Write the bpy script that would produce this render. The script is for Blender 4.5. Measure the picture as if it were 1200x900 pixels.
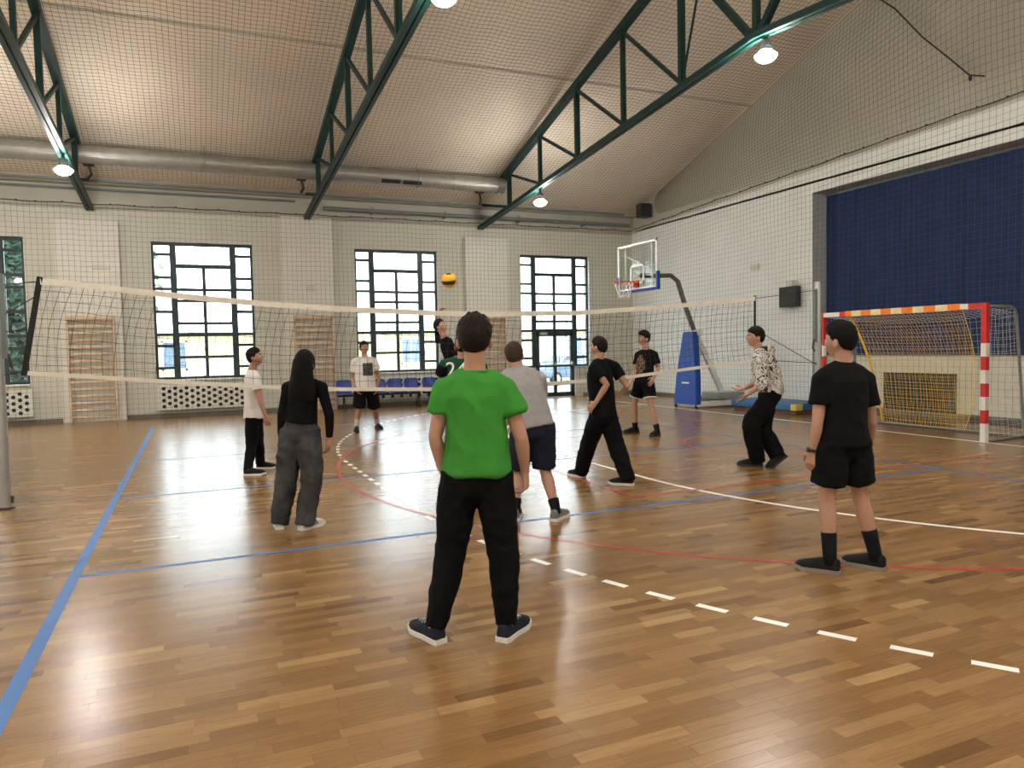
import bpy, bmesh, math, random
import numpy as np
from mathutils import Vector, Matrix, noise
from mathutils.bvhtree import BVHTree

for o in list(bpy.data.objects):
    bpy.data.objects.remove(o)
SC = bpy.context.scene
COL = SC.collection
random.seed(7)
RNG = np.random.RandomState(11)

# ------------------------------------------------------------------ camera
FPX, PITCH, ROLL, YAW, CAMH = 853.8, -0.0497, -0.0206, 0.411, 1.557
_cy, _sy, _cp, _sp = math.cos(YAW), math.sin(YAW), math.cos(PITCH), math.sin(PITCH)
FW = Vector((_sy * _cp, _cy * _cp, _sp))
_r = Vector((_cy, -_sy, 0.0))
_u = _r.cross(FW)
RT = math.cos(ROLL) * _r + math.sin(ROLL) * _u
UP = -math.sin(ROLL) * _r + math.cos(ROLL) * _u
CAM = Vector((0, 0, CAMH))
cam_data = bpy.data.cameras.new('camera')
cam_data.sensor_fit = 'HORIZONTAL'
cam_data.sensor_width = 36.0
cam_data.lens = 36.0 * FPX / 1200.0
cam_data.clip_start = 0.05
cam_data.clip_end = 300
cam = bpy.data.objects.new('camera', cam_data)
M = Matrix((RT, UP, -FW)).transposed().to_4x4()
M.translation = CAM
cam.matrix_world = M
COL.objects.link(cam)
SC.camera = cam

# ------------------------------------------------------------------ world, exposure
SKY_STRENGTH = 5.0
LAMP_STRENGTH = 205.0
W_ = bpy.data.worlds.new('overcast_sky')
SC.world = W_
W_.use_nodes = True
_bg = W_.node_tree.nodes['Background']
_bg.inputs[0].default_value = (0.86, 0.94, 1.0, 1)
_bg.inputs[1].default_value = SKY_STRENGTH
SC.view_settings.view_transform = 'Standard'
SC.view_settings.look = 'None'
SC.view_settings.gamma = 1.0
SC.view_settings.use_curve_mapping = False
SC.view_settings.exposure = 0.97


def portal(name, loc, sx, sz):
    l = bpy.data.lights.new(name, 'AREA')
    l.shape = 'RECTANGLE'
    l.size, l.size_y = sx, sz
    l.cycles.is_portal = True
    o = bpy.data.objects.new(name, l)
    o.location = loc
    o.rotation_euler = (math.radians(-90), 0, 0)   # faces -Y, into the hall
    COL.objects.link(o)


# ------------------------------------------------------------------ pixel helpers
def pray(px, py):
    return (px - 600) / FPX * RT - (py - 450) / FPX * UP + FW


def on_floor(px, py, z=0.0):
    d = pray(px, py)
    return CAM + d * ((z - CAMH) / d.z)


HF = Vector((_sy, _cy, 0.0))


def at_depth(px, py, d):
    r = pray(px, py)
    return CAM + r * (d / r.dot(HF))


# ------------------------------------------------------------------ materials
MATS = {}


def mat(name, color, rough=0.6, metal=0.0, var=0.0, vscale=8.0, bump=0.0, bscale=40.0, coat=0.0, spec=0.5, color2=None):
    m = bpy.data.materials.new(name)
    m.use_nodes = True
    nt = m.node_tree
    b = nt.nodes['Principled BSDF']
    b.inputs['Base Color'].default_value = (*color, 1)
    b.inputs['Roughness'].default_value = rough
    b.inputs['Metallic'].default_value = metal
    b.inputs['Specular IOR Level'].default_value = spec
    b.inputs['Coat Weight'].default_value = coat
    tc = nt.nodes.new('ShaderNodeTexCoord')
    if var > 0 or color2:
        n = nt.nodes.new('ShaderNodeTexNoise')
        n.inputs['Scale'].default_value = vscale
        n.inputs['Detail'].default_value = 5
        nt.links.new(tc.outputs['Object'], n.inputs['Vector'])
        r = nt.nodes.new('ShaderNodeValToRGB')
        c2 = color2 or tuple(max(0, c * (1 - var)) for c in color)
        c1 = color if color2 else tuple(min(1, c * (1 + var)) for c in color)
        r.color_ramp.elements[0].color = (*c2, 1)
        r.color_ramp.elements[1].color = (*c1, 1)
        r.color_ramp.elements[0].position = 0.3
        r.color_ramp.elements[1].position = 0.7
        nt.links.new(n.outputs['Fac'], r.inputs[0])
        nt.links.new(r.outputs[0], b.inputs['Base Color'])
    if bump > 0:
        n2 = nt.nodes.new('ShaderNodeTexNoise')
        n2.inputs['Scale'].default_value = bscale
        n2.inputs['Detail'].default_value = 4
        nt.links.new(tc.outputs['Object'], n2.inputs['Vector'])
        bp = nt.nodes.new('ShaderNodeBump')
        bp.inputs['Strength'].default_value = bump
        bp.inputs['Distance'].default_value = 0.02
        nt.links.new(n2.outputs['Fac'], bp.inputs['Height'])
        nt.links.new(bp.outputs[0], b.inputs['Normal'])
    MATS[name] = m
    return m


def emit(name, color, strength):
    m = bpy.data.materials.new(name)
    m.use_nodes = True
    nt = m.node_tree
    nt.nodes.clear()
    e = nt.nodes.new('ShaderNodeEmission')
    e.inputs[0].default_value = (*color, 1)
    e.inputs[1].default_value = strength
    o = nt.nodes.new('ShaderNodeOutputMaterial')
    nt.links.new(e.outputs[0], o.inputs[0])
    MATS[name] = m
    return m


def glass(name, tint=(0.95, 0.98, 0.97), refl=0.06):
    m = bpy.data.materials.new(name)
    m.use_nodes = True
    nt = m.node_tree
    nt.nodes.clear()
    t = nt.nodes.new('ShaderNodeBsdfTransparent')
    t.inputs[0].default_value = (*tint, 1)
    g = nt.nodes.new('ShaderNodeBsdfGlossy')
    g.inputs['Roughness'].default_value = 0.03
    fc = nt.nodes.new('ShaderNodeLayerWeight')
    pw = nt.nodes.new('ShaderNodeMath')
    pw.operation = 'POWER'
    pw.inputs[1].default_value = 5.0
    lw = nt.nodes.new('ShaderNodeMath')
    lw.operation = 'MULTIPLY_ADD'
    lw.inputs[1].default_value = 0.6
    lw.inputs[2].default_value = 0.03
    nt.links.new(fc.outputs['Facing'], pw.inputs[0])
    nt.links.new(pw.outputs[0], lw.inputs[0])
    mx = nt.nodes.new('ShaderNodeMixShader')
    o = nt.nodes.new('ShaderNodeOutputMaterial')
    nt.links.new(lw.outputs[0], mx.inputs[0])
    nt.links.new(t.outputs[0], mx.inputs[1])
    nt.links.new(g.outputs[0], mx.inputs[2])
    nt.links.new(mx.outputs[0], o.inputs[0])
    MATS[name] = m
    return m


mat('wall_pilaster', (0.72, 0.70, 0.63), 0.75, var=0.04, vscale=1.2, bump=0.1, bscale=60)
mat('wall_backlit', (0.62, 0.61, 0.52), 0.75, var=0.04, vscale=1.2, bump=0.15, bscale=60)  # same paint as the goal wall, its backlit darkness put into the colour
mat('wall_white', (0.84, 0.86, 0.83), 0.75, var=0.04, vscale=1.2, bump=0.15, bscale=60)
mat('wall_beam', (0.42, 0.41, 0.35), 0.8, var=0.06, vscale=2, bump=0.1)
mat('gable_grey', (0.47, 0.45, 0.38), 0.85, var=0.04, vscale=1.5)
mat('ceiling_cream', (0.78, 0.69, 0.57), 0.7, var=0.05, vscale=0.8, bump=0.1, bscale=20)
mat('plinth_and_shade', (0.16, 0.145, 0.11), 0.6, var=0.15, vscale=4)  # goal wall skirting; below the windows it paints the recess shade
mat('truss_green', (0.007, 0.034, 0.029), 0.5, var=0.25, vscale=3, spec=0.3)
mat('net_cord', (0.10, 0.10, 0.085), 0.95, spec=0.1)
mat('ceiling_cord', (0.13, 0.105, 0.075), 0.9)
mat('rope_dark', (0.03, 0.035, 0.03), 0.9)
mat('duct_metal', (0.30, 0.295, 0.27), 0.48, metal=0.55, var=0.12, vscale=6)
mat('pipe_grey', (0.16, 0.19, 0.18), 0.5, metal=0.2, var=0.1)
mat('black_plastic', (0.02, 0.022, 0.022), 0.5, var=0.2)
mat('frame_dark', (0.012, 0.035, 0.042), 0.45, var=0.15, vscale=5)
mat('sill_white', (0.85, 0.84, 0.80), 0.5, var=0.03)
glass('window_glass')
mat('radiator_white', (0.74, 0.73, 0.66), 0.5, var=0.04)
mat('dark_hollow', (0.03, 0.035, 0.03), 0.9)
mat('bar_wood', (0.70, 0.53, 0.37), 0.5, var=0.18, vscale=9)
mat('blue_plastic', (0.02, 0.045, 0.27), 0.35, var=0.1)
mat('chair_metal', (0.03, 0.03, 0.032), 0.4, metal=0.6, var=0.1)
mat('post_metal', (0.42, 0.43, 0.42), 0.35, metal=0.7, var=0.1, vscale=4)
mat('tape_white', (0.80, 0.76, 0.66), 0.8, var=0.06, vscale=12, bump=0.2)
mat('band_black', (0.012, 0.012, 0.013), 0.8, var=0.2)
mat('goal_red', (0.60, 0.022, 0.02), 0.45, var=0.1)
mat('goal_white', (0.76, 0.74, 0.68), 0.45, var=0.05)
mat('goal_steel', (0.30, 0.33, 0.32), 0.35, metal=0.7, var=0.1)
mat('goal_net', (0.60, 0.60, 0.56), 0.9)
mat('target_yellow', (0.80, 0.50, 0.05), 0.85, var=0.15, vscale=20)
mat('target_orange', (0.82, 0.22, 0.02), 0.8, var=0.1)
mat('target_cream', (0.80, 0.66, 0.36), 0.8, var=0.1)
mat('curtain_blue', (0.009, 0.028, 0.105), 0.85, var=0.14, vscale=3, bump=0.3, bscale=18)
mat('lower_cream', (0.78, 0.74, 0.60), 0.7, var=0.03)
mat('reveal_grey', (0.46, 0.46, 0.47), 0.8, var=0.04)
mat('grille_dark', (0.035, 0.035, 0.028), 0.7, var=0.2)
mat('pad_blue', (0.012, 0.07, 0.36), 0.45, var=0.08, vscale=5)
mat('stand_white', (0.74, 0.74, 0.71), 0.4, var=0.05)
mat('arm_grey', (0.15, 0.155, 0.145), 0.4, metal=0.5, var=0.12)
mat('hoop_red', (0.62, 0.06, 0.02), 0.4, var=0.1)
glass('board_glass', (0.93, 0.96, 0.96))
mat('board_line', (0.88, 0.88, 0.86), 0.5, var=0.02)
mat('mat_blue', (0.03, 0.15, 0.34), 0.5, var=0.08, vscale=6)
mat('mat_yellow', (0.65, 0.48, 0.10), 0.5, var=0.08)
mat('board_brown', (0.17, 0.06, 0.03), 0.5, var=0.2)
mat('line_white', (0.88, 0.86, 0.80), 0.35, var=0.05, vscale=6)
mat('line_blue', (0.025, 0.13, 0.40), 0.45, var=0.08, vscale=6)
mat('line_red', (0.42, 0.06, 0.035), 0.35, var=0.1, vscale=6)
mat('slab', (0.06, 0.035, 0.018), 0.8, var=0.1)
mat('lamp_housing', (0.03, 0.035, 0.035), 0.5, metal=0.4, var=0.1)
emit('lamp_glow', (1.0, 0.96, 0.89), LAMP_STRENGTH)
mat('ball_yellow', (0.80, 0.45, 0.015), 0.5, var=0.05)
mat('ball_dark', (0.03, 0.025, 0.03), 0.5, var=0.1)
mat('facade_yellow', (0.80, 0.70, 0.42), 0.85, var=0.05, vscale=1.5)
mat('facade_roof', (0.74, 0.76, 0.78), 0.8, var=0.08, vscale=1)
mat('facade_window', (0.16, 0.22, 0.30), 0.15, var=0.2)
mat('asphalt', (0.22, 0.22, 0.22), 0.9, var=0.15, vscale=1.5)
mat('bark', (0.10, 0.06, 0.035), 0.9, var=0.2)
mat('leaf_dark', (0.02, 0.055, 0.032), 0.7, var=0.4, vscale=3)
mat('leaf_pale', (0.10, 0.19, 0.06), 0.7, var=0.3, vscale=3)
mat('car_blue', (0.08, 0.13, 0.20), 0.25, coat=0.6, var=0.05)
mat('car_glass', (0.02, 0.025, 0.03), 0.1, var=0.1)
mat('tyre', (0.015, 0.015, 0.015), 0.8, var=0.1)
mat('sensor_white', (0.62, 0.62, 0.56), 0.5, var=0.05)


def parquet():
    m = bpy.data.materials.new('parquet_oak')
    m.use_nodes = True
    nt = m.node_tree
    L = nt.links.new
    b = nt.nodes['Principled BSDF']
    at = nt.nodes.new('ShaderNodeAttribute')
    at.attribute_name = 'tint'
    geo = nt.nodes.new('ShaderNodeNewGeometry')
    mp = nt.nodes.new('ShaderNodeMapping')
    mp.inputs['Scale'].default_value = (5.0, 90.0, 1.0)
    L(geo.outputs['Position'], mp.inputs['Vector'])
    n = nt.nodes.new('ShaderNodeTexNoise')
    n.inputs['Scale'].default_value = 1.0
    n.inputs['Detail'].default_value = 6
    n.inputs['Roughness'].default_value = 0.6
    L(mp.outputs[0], n.inputs['Vector'])
    r = nt.nodes.new('ShaderNodeValToRGB')
    el = r.color_ramp.elements
    el[0].position, el[0].color = 0.0, (0.1412, 0.0681, 0.0228, 1)
    el[1].position, el[1].color = 1.0, (0.3969, 0.2553, 0.1127, 1)
    for p, c in ((0.25, (0.2099, 0.1110, 0.0402, 1)), (0.55, (0.2633, 0.1465, 0.0556, 1)), (0.8, (0.3167, 0.1865, 0.0752, 1))):
        e = el.new(p)
        e.color = c
    L(at.outputs['Fac'], r.inputs[0])
    hs = nt.nodes.new('ShaderNodeMixRGB')
    hs.blend_type = 'OVERLAY'
    hs.inputs[0].default_value = 0.42
    L(r.outputs[0], hs.inputs[1])
    L(n.outputs['Fac'], hs.inputs[2])
    L(hs.outputs[0], b.inputs['Base Color'])
    n3 = nt.nodes.new('ShaderNodeTexNoise')
    n3.inputs['Scale'].default_value = 1.3
    n3.inputs['Detail'].default_value = 3
    L(geo.outputs['Position'], n3.inputs['Vector'])
    mr = nt.nodes.new('ShaderNodeMapRange')
    mr.inputs['To Min'].default_value = 0.238
    mr.inputs['To Max'].default_value = 0.268
    L(n3.outputs['Fac'], mr.inputs['Value'])
    L(mr.outputs[0], b.inputs['Roughness'])
    b.inputs['Specular IOR Level'].default_value = 0.5
    bp = nt.nodes.new('ShaderNodeBump')
    bp.inputs['Strength'].default_value = 0.006
    bp.inputs['Distance'].default_value = 0.004
    L(n.outputs['Fac'], bp.inputs['Height'])
    L(bp.outputs[0], b.inputs['Normal'])
    MATS['parquet'] = m


parquet()


# ------------------------------------------------------------------ object helpers
def tag(o, label=None, cat=None, group=None, kind=None):
    if label: o['label'] = label
    if cat: o['category'] = cat
    if group: o['group'] = group
    if kind: o['kind'] = kind
    return o


def empty(name, loc=(0, 0, 0), rz=0.0):
    o = bpy.data.objects.new(name, None)
    o.location = loc
    o.rotation_euler = (0, 0, rz)
    o.empty_display_size = 0.1
    COL.objects.link(o)
    return o


def copy_tree(o, parent=None):
    c = o.copy()
    COL.objects.link(c)
    if parent is not None:
        c.parent = parent
    for ch in list(o.children):
        copy_tree(ch, c)
    return c


class MB:
    def __init__(s):
        s.v, s.f, s.m = [], [], []

    def add(s, vs, fs, mi=0):
        k = len(s.v)
        s.v += [tuple(p) for p in vs]
        s.f += [tuple(i + k for i in f) for f in fs]
        s.m += [mi] * len(fs)
        return s

    def box(s, x0, x1, y0, y1, z0, z1, mi=0):
        vs = [(x, y, z) for z in (z0, z1) for y in (y0, y1) for x in (x0, x1)]
        fs = [(0, 2, 3, 1), (4, 5, 7, 6), (0, 1, 5, 4), (2, 6, 7, 3), (0, 4, 6, 2), (1, 3, 7, 5)]
        return s.add(vs, fs, mi)

    def bar(s, p, q, w, h, up=(0, 0, 1), mi=0):
        """box beam from p to q; w across, h along up"""
        p, q = Vector(p), Vector(q)
        d = (q - p).normalized()
        up = Vector(up)
        side = d.cross(up)
        if side.length < 1e-4:
            side = d.cross(Vector((1, 0, 0)))
        side.normalize()
        u = side.cross(d).normalized()
        vs = []
        for c in (p, q):
            for a, b in ((-1, -1), (1, -1), (1, 1), (-1, 1)):
                vs.append(c + side * (a * w / 2) + u * (b * h / 2))
        fs = [(3, 2, 1, 0), (4, 5, 6, 7), (0, 1, 5, 4), (1, 2, 6, 5), (2, 3, 7, 6), (3, 0, 4, 7)]
        return s.add(vs, fs, mi)

    def tube(s, pts, rads, n=10, side=None, mi=0, cap=True, closed=False):
        """swept elliptical tube; rads: list of r or (a, b); side: lateral axis vector or list"""
        pts = [Vector(p) for p in pts]
        N = len(pts)
        if not isinstance(rads, (list, tuple)) or (isinstance(rads, tuple)):
            rads = [rads] * N
        k = len(s.v)
        prev = None
        for i, p in enumerate(pts):
            if closed:
                d = pts[(i + 1) % N] - pts[i - 1]
            else:
                d = pts[min(i + 1, N - 1)] - pts[max(i - 1, 0)]
            if d.length < 1e-9:
                d = Vector((0, 0, 1))
            d.normalize()
            if side is not None:
                sd = Vector(side[i] if isinstance(side, list) else side)
            elif prev is not None:
                sd = prev
            else:
                sd = Vector((0, 0, 1)) if abs(d.z) < 0.9 else Vector((1, 0, 0))
            sd = sd - d * sd.dot(d)
            if sd.length < 1e-6:
                sd = d.orthogonal()
            sd.normalize()
            prev = sd
            t = d.cross(sd)
            a, b = rads[i] if isinstance(rads[i], (tuple, list)) else (rads[i], rads[i])
            for j in range(n):
                an = 2 * math.pi * j / n
                s.v.append(tuple(p + sd * (a * math.cos(an)) + t * (b * math.sin(an))))
        for i in range(N if closed else N - 1):
            i2 = (i + 1) % N
            for j in range(n):
                j2 = (j + 1) % n
                s.f.append((k + i * n + j, k + i * n + j2, k + i2 * n + j2, k + i2 * n + j))
                s.m.append(mi)
        if cap and not closed:
            s.f.append(tuple(k + j for j in reversed(range(n))))
            s.f.append(tuple(k + (N - 1) * n + j for j in range(n)))
            s.m += [mi, mi]
        return s

    def ell(s, c, r, ax=None, n=16, m=10, mi=0):
        """ellipsoid; ax = 3 axis vectors"""
        c = Vector(c)
        X, Y, Z = ax or (Vector((1, 0, 0)), Vector((0, 1, 0)), Vector((0, 0, 1)))
        vs = [c - Z * r[2]]
        for i in range(1, m):
            th = math.pi * i / m
            for j in range(n):
                ph = 2 * math.pi * j / n
                vs.append(c + X * (r[0] * math.sin(th) * math.cos(ph)) + Y * (r[1] * math.sin(th) * math.sin(ph)) - Z * (r[2] * math.cos(th)))
        vs.append(c + Z * r[2])
        fs = []
        for j in range(n):
            fs.append((0, 1 + (j + 1) % n, 1 + j))
        for i in range(m - 2):
            for j in range(n):
                a, b = 1 + i * n + j, 1 + i * n + (j + 1) % n
                fs.append((a, b, b + n, a + n))
        l = 1 + (m - 2) * n
        for j in range(n):
            fs.append((l + j, l + (j + 1) % n, len(vs) - 1))
        return s.add(vs, fs, mi)

    def strand(s, pts, r):
        """cheap triangular cord"""
        return s.tube(pts, r, n=3, cap=False)

    def build(s, name, mats, parent=None, smooth=False, loc=None):
        me = bpy.data.meshes.new(name)
        v = s.v
        if loc is not None:
            v = [(p[0] - loc[0], p[1] - loc[1], p[2] - loc[2]) for p in s.v]
        me.from_pydata(v, [], s.f)
        if isinstance(mats, str):
            mats = [mats]
        for m in mats:
            me.materials.append(MATS[m])
        if len(mats) > 1:
            me.polygons.foreach_set('material_index', s.m)
        if smooth:
            me.polygons.foreach_set('use_smooth', [True] * len(me.polygons))
        me.update()
        o = bpy.data.objects.new(name, me)
        COL.objects.link(o)
        if loc is not None and parent is None:
            o.location = loc
        if parent is not None:
            o.parent = parent
        return o


def bevel(o, w=0.01, seg=2):
    b = o.modifiers.new('bevel', 'BEVEL')
    b.width = w
    b.segments = seg
    b.limit_method = 'ANGLE'
    return o


def lathe(mb, prof, c=(0, 0, 0), n=20, mi=0):
    """profile [(r,z)] about vertical axis at c"""
    k = len(mb.v)
    for r, z in prof:
        for j in range(n):
            a = 2 * math.pi * j / n
            mb.v.append((c[0] + r * math.cos(a), c[1] + r * math.sin(a), c[2] + z))
    for i in range(len(prof) - 1):
        for j in range(n):
            j2 = (j + 1) % n
            mb.f.append((k + i * n + j, k + i * n + j2, k + (i + 1) * n + j2, k + (i + 1) * n + j))
            mb.m.append(mi)
    return mb

# ------------------------------------------------------------------ dimensions of the hall
D, WX = 20.10, 13.06            # inner face of window wall (Y) and of goal wall (X)
XL, YB = -14.0, -2.85           # other two walls
RIDGE = 8.62
ZW = 5.10                       # top of the white walls


def roof_z(y):
    return 5.66 + 0.335 * ((D - y) if y > RIDGE else (y - YB + (D - RIDGE) - (RIDGE - YB)))


# ------------------------------------------------------------------ floor
mb = MB()
mb.box(XL - .4, WX + .9, YB - .4, D + .3, -0.3, -0.003)
floor = tag(mb.build('floor', 'slab'), 'varnished oak strip parquet floor of the sports hall', None, kind='structure')

PW = 0.072
planks = []
y = YB
row = 0
while y < D - 0.01:
    y1 = min(y + PW, D)
    x = XL + random.uniform(-0.5, 0)
    while x < WX:
        ln = random.choice((0.26, 0.34, 0.42, 0.50))
        planks.append((max(x, XL), min(x + ln, WX), y, y1, min(1, max(0, random.gauss(0.45, 0.19))), ln))
        x += ln
    y = y1
    row += 1


def in_view(x, yy):
    d = Vector((x, yy, 0)) - CAM
    z = d.dot(FW)
    if z < 1.5:
        return None
    px, py = 600 + FPX * d.dot(RT) / z, 450 - FPX * d.dot(UP) / z
    return z if -20 < px < 1220 and 300 < py < 915 else None


vis = []
for i, p in enumerate(planks):
    if p[3] - p[2] > PW * .99 and abs(p[1] - p[0] - p[5]) < 1e-6:
        z = in_view((p[0] + p[1]) / 2, (p[2] + p[3]) / 2)
        if z:
            vis.append((z, i))
vis.sort()
near = set(i for _, i in vis[:300])
G = 0.0004


def plank_data(x0, x1, y0, y1):
    t, b, z0 = 0.0, 0.0003, -0.0029
    return ([(x0, y0, z0), (x1, y0, z0), (x1, y1, z0), (x0, y1, z0), (x0, y0, -b), (x1, y0, -b), (x1, y1, -b), (x0, y1, -b),
             (x0 + b, y0 + b, t), (x1 - b, y0 + b, t), (x1 - b, y1 - b, t), (x0 + b, y1 - b, t)],
            [(0, 1, 5, 4), (1, 2, 6, 5), (2, 3, 7, 6), (3, 0, 4, 7), (4, 5, 9, 8), (5, 6, 10, 9), (6, 7, 11, 10), (7, 4, 8, 11), (8, 9, 10, 11)])


def tint_attr(me, vals):
    a = me.attributes.new('tint', 'FLOAT', 'FACE')
    a.data.foreach_set('value', vals)


far_v, far_f, far_t = [], [], []
plib = {}
for i, (x0, x1, y0, y1, t, ln) in enumerate(planks):
    if i in near:
        key = (ln, int(t * 11.99))
        if key not in plib:
            v, f = plank_data(G, ln - G, G, PW - G)
            me = bpy.data.meshes.new('plank')
            me.from_pydata(v, [], f)
            tint_attr(me, [(key[1] + .5) / 12] * len(f))
            me.materials.append(MATS['parquet'])
            plib[key] = me
        o = bpy.data.objects.new('plank', plib[key])
        o.location = (x0, y0, 0)
        o.parent = floor
        COL.objects.link(o)
    else:
        v = [(x0 + G, y0 + G, 0), (x1 - G, y0 + G, 0), (x1 - G, y1 - G, 0), (x0 + G, y1 - G, 0)]
        k = len(far_v)
        far_v += v
        far_f.append((k, k + 1, k + 2, k + 3))
        far_t.append((int(t * 11.99) + .5) / 12)
me = bpy.data.meshes.new('parquet_planks')
me.from_pydata(far_v, [], far_f)
tint_attr(me, far_t)
me.materials.append(MATS['parquet'])
o = bpy.data.objects.new('parquet_planks', me)
o.parent = floor
COL.objects.link(o)
o['kind'] = 'stuff'


# painted court lines
def flat_line(name, pts, w, m, z, label, closed=False):
    mbl = MB()
    P = [Vector((p[0], p[1], 0)) for p in pts]
    L, R = [], []
    for i in range(len(P)):
        a = P[max(i - 1, 0)]
        b = P[min(i + 1, len(P) - 1)]
        t = (b - a).normalized()
        nrm = Vector((-t.y, t.x, 0)) * (w / 2)
        L.append(P[i] + nrm)
        R.append(P[i] - nrm)
    n = len(P)
    vs = [(p.x, p.y, z) for p in L] + [(p.x, p.y, z) for p in R]
    mbl.add(vs, [(n + i, n + i + 1, i + 1, i) for i in range(n - 1)])
    o = mbl.build(name, m, floor)
    o['label'] = label
    return o


def arc(cx, cy, r, a0, a1, n=40):
    return [(cx + r * math.cos(math.radians(a0 + (a1 - a0) * i / n)), cy + r * math.sin(math.radians(a0 + (a1 - a0) * i / n))) for i in range(n + 1)]


flat_line('court_line', [(-0.82, -0.2), (-0.86, D - 2.6)], 0.075, 'line_blue', .0010, 'blue volleyball side line')
flat_line('court_line', [(8.18, -0.2), (8.18, D - 2.6)], 0.05, 'line_blue', .0010, 'blue volleyball side line')
flat_line('court_line', [(-0.8, 5.90), (8.18, 5.90)], 0.05, 'line_blue', .0010, 'blue attack line')
flat_line('court_line', [(-0.8, 11.95), (8.18, 11.95)], 0.05, 'line_blue', .0010, 'blue attack line')
flat_line('court_line', [(-0.8, 8.94), (8.18, 8.94)], 0.05, 'line_blue', .0010, 'blue centre line')
flat_line('court_line', [(10.78, -1.8), (10.78, D - 1.0)], 0.07, 'line_white', .0012, 'white goal line')
six = arc(10.76, 7.15, 5.95, 270, 180) + arc(10.76, 10.15, 5.95, 180, 90)
flat_line('court_line', six, 0.06, 'line_white', .0012, 'white goal area line')
three = [(9.4, 8.65 - 6.25)] + arc(7.85, 8.65, 6.25, 270, 90, 80) + [(9.4, 8.65 + 6.25)]
flat_line('court_line', three, 0.05, 'line_red', .0014, 'red three point arc')
flat_line('court_line', [(9.4, 6.3), (4.1, 6.3)], 0.05, 'line_red', .0014, 'red key line')
flat_line('court_line', [(4.1, 6.3), (4.1, 11.0)], 0.05, 'line_red', .0014, 'red free throw line')
flat_line('court_line', [(9.4, 11.0), (4.1, 11.0)], 0.05, 'line_red', .0014, 'red key line')
flat_line('court_line', [(8.4, 7.5)] + arc(8.1, 8.75, 1.25, 270, 90) + [(8.4, 10.0)], 0.05, 'line_red', .0014, 'red no charge semicircle')
flat_line('court_line', [(9.4, 8.65 - 7.2), (9.4, 8.65 + 7.2)], 0.05, 'line_red', .0014, 'red baseline')
# dashed nine metre line (0.15 m dashes)
path = []
for seg in (arc(10.76, 7.15, 8.85, 262, 180, 400), arc(10.76, 10.15, 8.85, 180, 100, 400)):
    path += seg
acc, on_d, cur = 0.0, True, [path[0]]
for a, b in zip(path, path[1:]):
    n = max(1, int(math.dist(a, b) / 0.02))
    for k in range(1, n + 1):
        p = (a[0] + (b[0] - a[0]) * k / n, a[1] + (b[1] - a[1]) * k / n)
        acc += math.dist(a, b) / n
        if on_d:
            cur.append(p)
        if acc >= (0.16 if on_d else 0.145):
            if on_d and len(cur) > 1:
                flat_line('line_dash', [cur[0], cur[-1]], 0.055, 'line_white', .0012, 'white dash of the broken free throw line')
            on_d = not on_d
            acc = 0.0
            cur = [p]

# ------------------------------------------------------------------ walls
WINC = [-4.70, 0.32, 5.32, 10.29]         # window centres
WH, ZT, ZB = 1.19, 4.36, 0.94             # half width, head, sill
WIN_ALL = [-14.7 + 5.0 * 0, -9.7] and [-9.70] + WINC
THK = 0.36
mb = MB()
edges = [XL - .4]
for c in WIN_ALL:
    edges += [c - WH, c + WH]
edges.append(WX + .9)
for i in range(0, len(edges), 2):
    mb.box(edges[i], edges[i + 1], D, D + THK, 0, ZW + .75)
for c in WIN_ALL:
    mb.box(c - WH, c + WH, D, D + THK, ZT, ZW + .75)
    if c == WINC[3]:
        mb.box(c - WH, c - .73, D, D + THK, 0, ZB)
        mb.box(c + .66, c + WH, D, D + THK, 0, ZB)
    else:
        mb.box(c - WH, c + WH, D, D + THK, 0, ZB)
tag(mb.build('wall_back', 'wall_backlit'), 'cream plastered wall with the tall windows, backlit shade in its colour', None, kind='structure')

# pilasters between the windows
for i, (c, top) in enumerate(((-7.2, 4.76), (-2.2, 4.76), (2.85, ZW), (7.95, 4.76))):
    mb = MB()
    mb.box(c - .66, c + .66, D - .22, D, 0, top)
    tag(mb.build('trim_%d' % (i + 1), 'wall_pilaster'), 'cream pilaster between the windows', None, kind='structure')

# ring beam along the eaves
mb = MB()
mb.box(XL, WX, D - .02, D + .02, ZW, 5.72)
mb.box(XL, WX, D - .30, D, 5.62, 5.72)
tag(mb.build('trim_5', 'wall_beam'), 'grey ring beam under the eaves', None, kind='structure')
mb = MB()
for a, b in ((XL, 9.3), (11.2, WX)):
    mb.box(a, b, D - .035, D, 0.002, 0.10)  # dark strip painted in place of the shade under the radiators
tag(mb.build('recess_shade_strip', 'plinth_and_shade'), 'dark strip standing in for the shaded recess under the radiators', None, kind='structure')

# goal wall with the recess
YA, ZA, XR = 12.62, 4.94, 13.52
YA2 = 4.6
mb = MB()
mb.box(WX, XR + .2, YA, D + .3, 0, ZW + .1)
mb.box(WX, XR + .2, YB - .4, YA2, 0, ZW + .1)
mb.box(WX, XR + .2, YA2, YA, ZA, ZW + .1)
zr = lambda yy: 5.17 + .04 * (19.6 - yy)
vs = [(x, yy, z) for x in (WX, WX + .018) for yy, z in ((YB, ZW + .05), (D, ZW + .05), (D, max(zr(D), ZW + .06)), (YB, zr(YB)))]
mb.add(vs, [(0, 1, 2, 3), (7, 6, 5, 4), (0, 4, 5, 1), (1, 5, 6, 2), (2, 6, 7, 3), (3, 7, 4, 0)])
tag(mb.build('wall_right', 'wall_white'), 'cream goal wall with a wide recess', None, kind='structure')
mb = MB()
mb.box(WX + .002, XR, YA - .004, YA - .001, 0, ZA - .001)
mb.box(WX + .002, XR, YA2 + .001, YA2 + .004, 0, ZA - .001)
mb.box(WX + .002, XR, YA2 + .004, YA - .004, ZA - .004, ZA - .001)
tag(mb.build('trim_6', 'reveal_grey'), 'grey reveal of the recess', None, kind='structure')
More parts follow.
